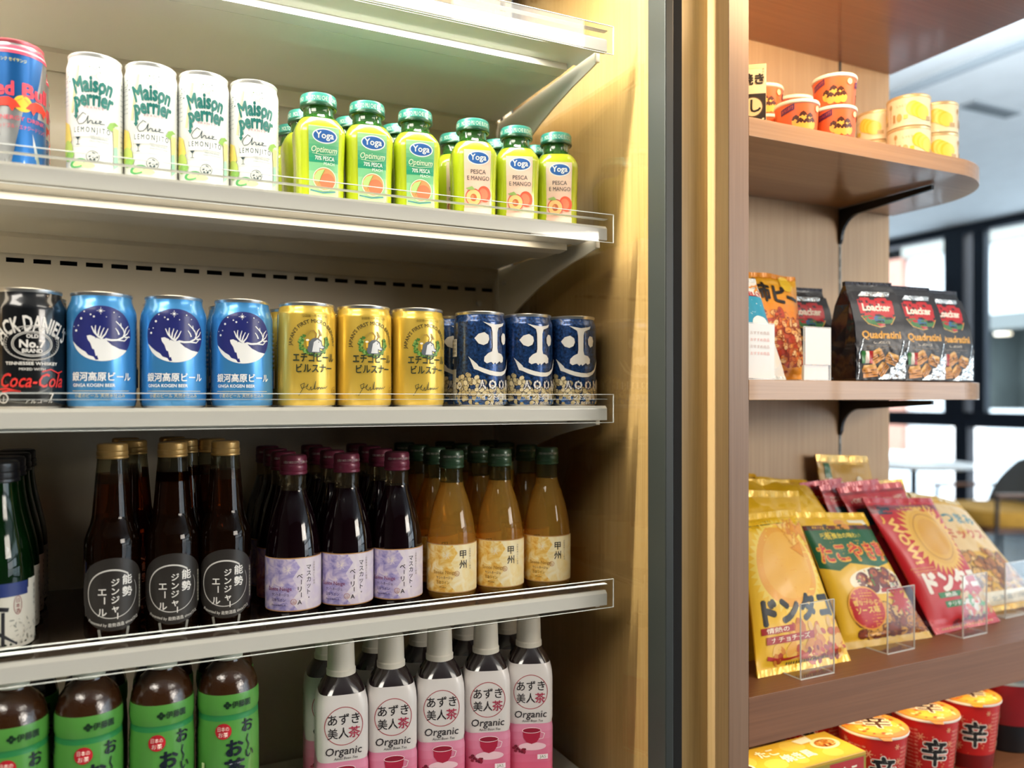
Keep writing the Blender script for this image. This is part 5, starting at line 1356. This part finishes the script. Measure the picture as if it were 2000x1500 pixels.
for x, y, yaw, lab in ((1.010, .850, 20, 'red cup noodle nearest the yellow carton'), (1.133, .856, 20, 'red cup noodle second from the yellow carton'), (1.255, .870, 16, 'red cup noodle third from the yellow carton'),
                       (1.000, .957, 0, 'red cup noodle standing behind the first one'), (1.115, .962, 0, 'red cup noodle standing behind the second one'), (1.235, .978, 0, 'red cup noodle standing behind the third one')):
    place(nd, x, y, zb, facecam(x, y, yaw), lab, 'red cup noodles')
t = thing('bowl_noodle', 'large dark red noodle tub with pale blue lid at the far right corner', 'tub', (1.386, .893, zb))
lathe('tub_body', [(.050, 0), (.052, .002), (.053, .045), (.054, .046), (.060, .116)], [mat('#8e141c', .35, 0, .4), mat('#1c1c20', .4)], t, 44, midx=[1, 1, 1, 0])
lathe('lid', [(.0605, .115), (.0625, .117), (.0625, .121), (.058, .1235), (.001, .1238)], mat('#b8c8d2', .25, .2, .5), t, 44)

# ============================================================ SEATING BY THE WINDOW
white_top = mat('#e9e8e4', .4); teak = mat('#6e4a34', .45, vary=.2, bscale=20); cush = mat('#c9953a', .85, vary=.12, bscale=30, bump=.1); greyf = mat('#4a4c4c', .8, bump=.1, vary=.1)
def cafe_table(x, y, h, r, label):
    t = thing('cafe_table', label, 'table', (x, y, 0), 0)
    lathe('tabletop', [(r-.02, h-.035), (r, h-.02), (r, h-.004), (r-.01, h), (.001, h)], white_top, t, 48)
    lathe('pedestal', [(.03, .02), (.025, .05), (.025, h-.05), (.06, h-.034)], navy, t, 20)
    lathe('foot_plate', [(.24, 0), (.24, .012), (.03, .022)], navy, t, 32)
    return t
def lounge_chair(x, y, rz, label):
    t = thing('lounge_chair', label, 'chair', (x, y, 0), rz, 'lounge chairs by the window')
    s = MB(); n = 24
    s.prism([(.33*math.copysign(abs(math.cos(2*PI*i/n))**.6, math.cos(2*PI*i/n)), .31*math.copysign(abs(math.sin(2*PI*i/n))**.6, math.sin(2*PI*i/n))) for i in range(n)], .36, .47, 'z')
    s.v = [(x, y, z+.03) for x, y, z in s.v]
    s.build('seat_cushion', cush, t, bevel=.03, smooth=True)
    MB().box(-.31, .31, -.29, .29, .355, .39).build('seat_frame', teak, t, bevel=.006)
    # curved upholstered back
    V = []; F = []; m = 14; k = 8
    for side in (0, 1):
        for j in range(k+1):
            zz = .44+.42*j/k
            for i in range(m+1):
                a_ = -1.15+2.3*i/m; ww = 1-.35*(j/k)**2.2; R = .34+.05*side+.03*j/k
                V.append((R*math.sin(a_*ww), .0+R*math.cos(a_*ww)*.95+.06*j/k, zz-.05*(abs(a_)**2)*(j/k)))
    q = (m+1)*(k+1)
    for j in range(k):
        for i in range(m):
            b = j*(m+1)+i; F += [(b, b+1, b+m+2, b+m+1), (q+b+1, q+b, q+b+m+1, q+b+m+2)]
    for i in range(m): b = k*(m+1)+i; F += [(b, b+1, q+b+1, q+b), (i+1, i, q+i, q+i+1)]
    for j in range(k): b = j*(m+1); F += [(b, b+m+1, q+b+m+1, q+b), (b+m+m+1, b+m, q+b+m, q+b+m+m+1)]
    mk('backrest', V, F, greyf, t, True)
    for sx in (-1, 1):
        MB().prism([(sx*.34-.025, -.26), (sx*.34+.025, -.26), (sx*.36+.02, .2), (sx*.33-.02, .24)], .60, .622, 'z').build('armrest', teak, t, bevel=.004)
        for sy in (-.24, .24):
            MB().tube((sx*.33, sy, .60), (sx*.36, sy*1.15, 0), .013, 12, r2=.009).build('leg', navy, t)
    return t
cafe_table(5.84, 4.51, .72, .44, 'round white café table by the window, left of the yellow seat')
lounge_chair(5.49, 3.57, math.radians(-112), 'lounge chair with yellow cushion and dark grey back at the right edge')
lounge_chair(5.95, 5.45, math.radians(50), 'lounge chair mostly hidden beyond the white table by the panel edge')
cafe_table(6.75, 3.1, .72, .40, 'round white café table outside the right edge of the view')
for k_ in (energy, lemon): pass
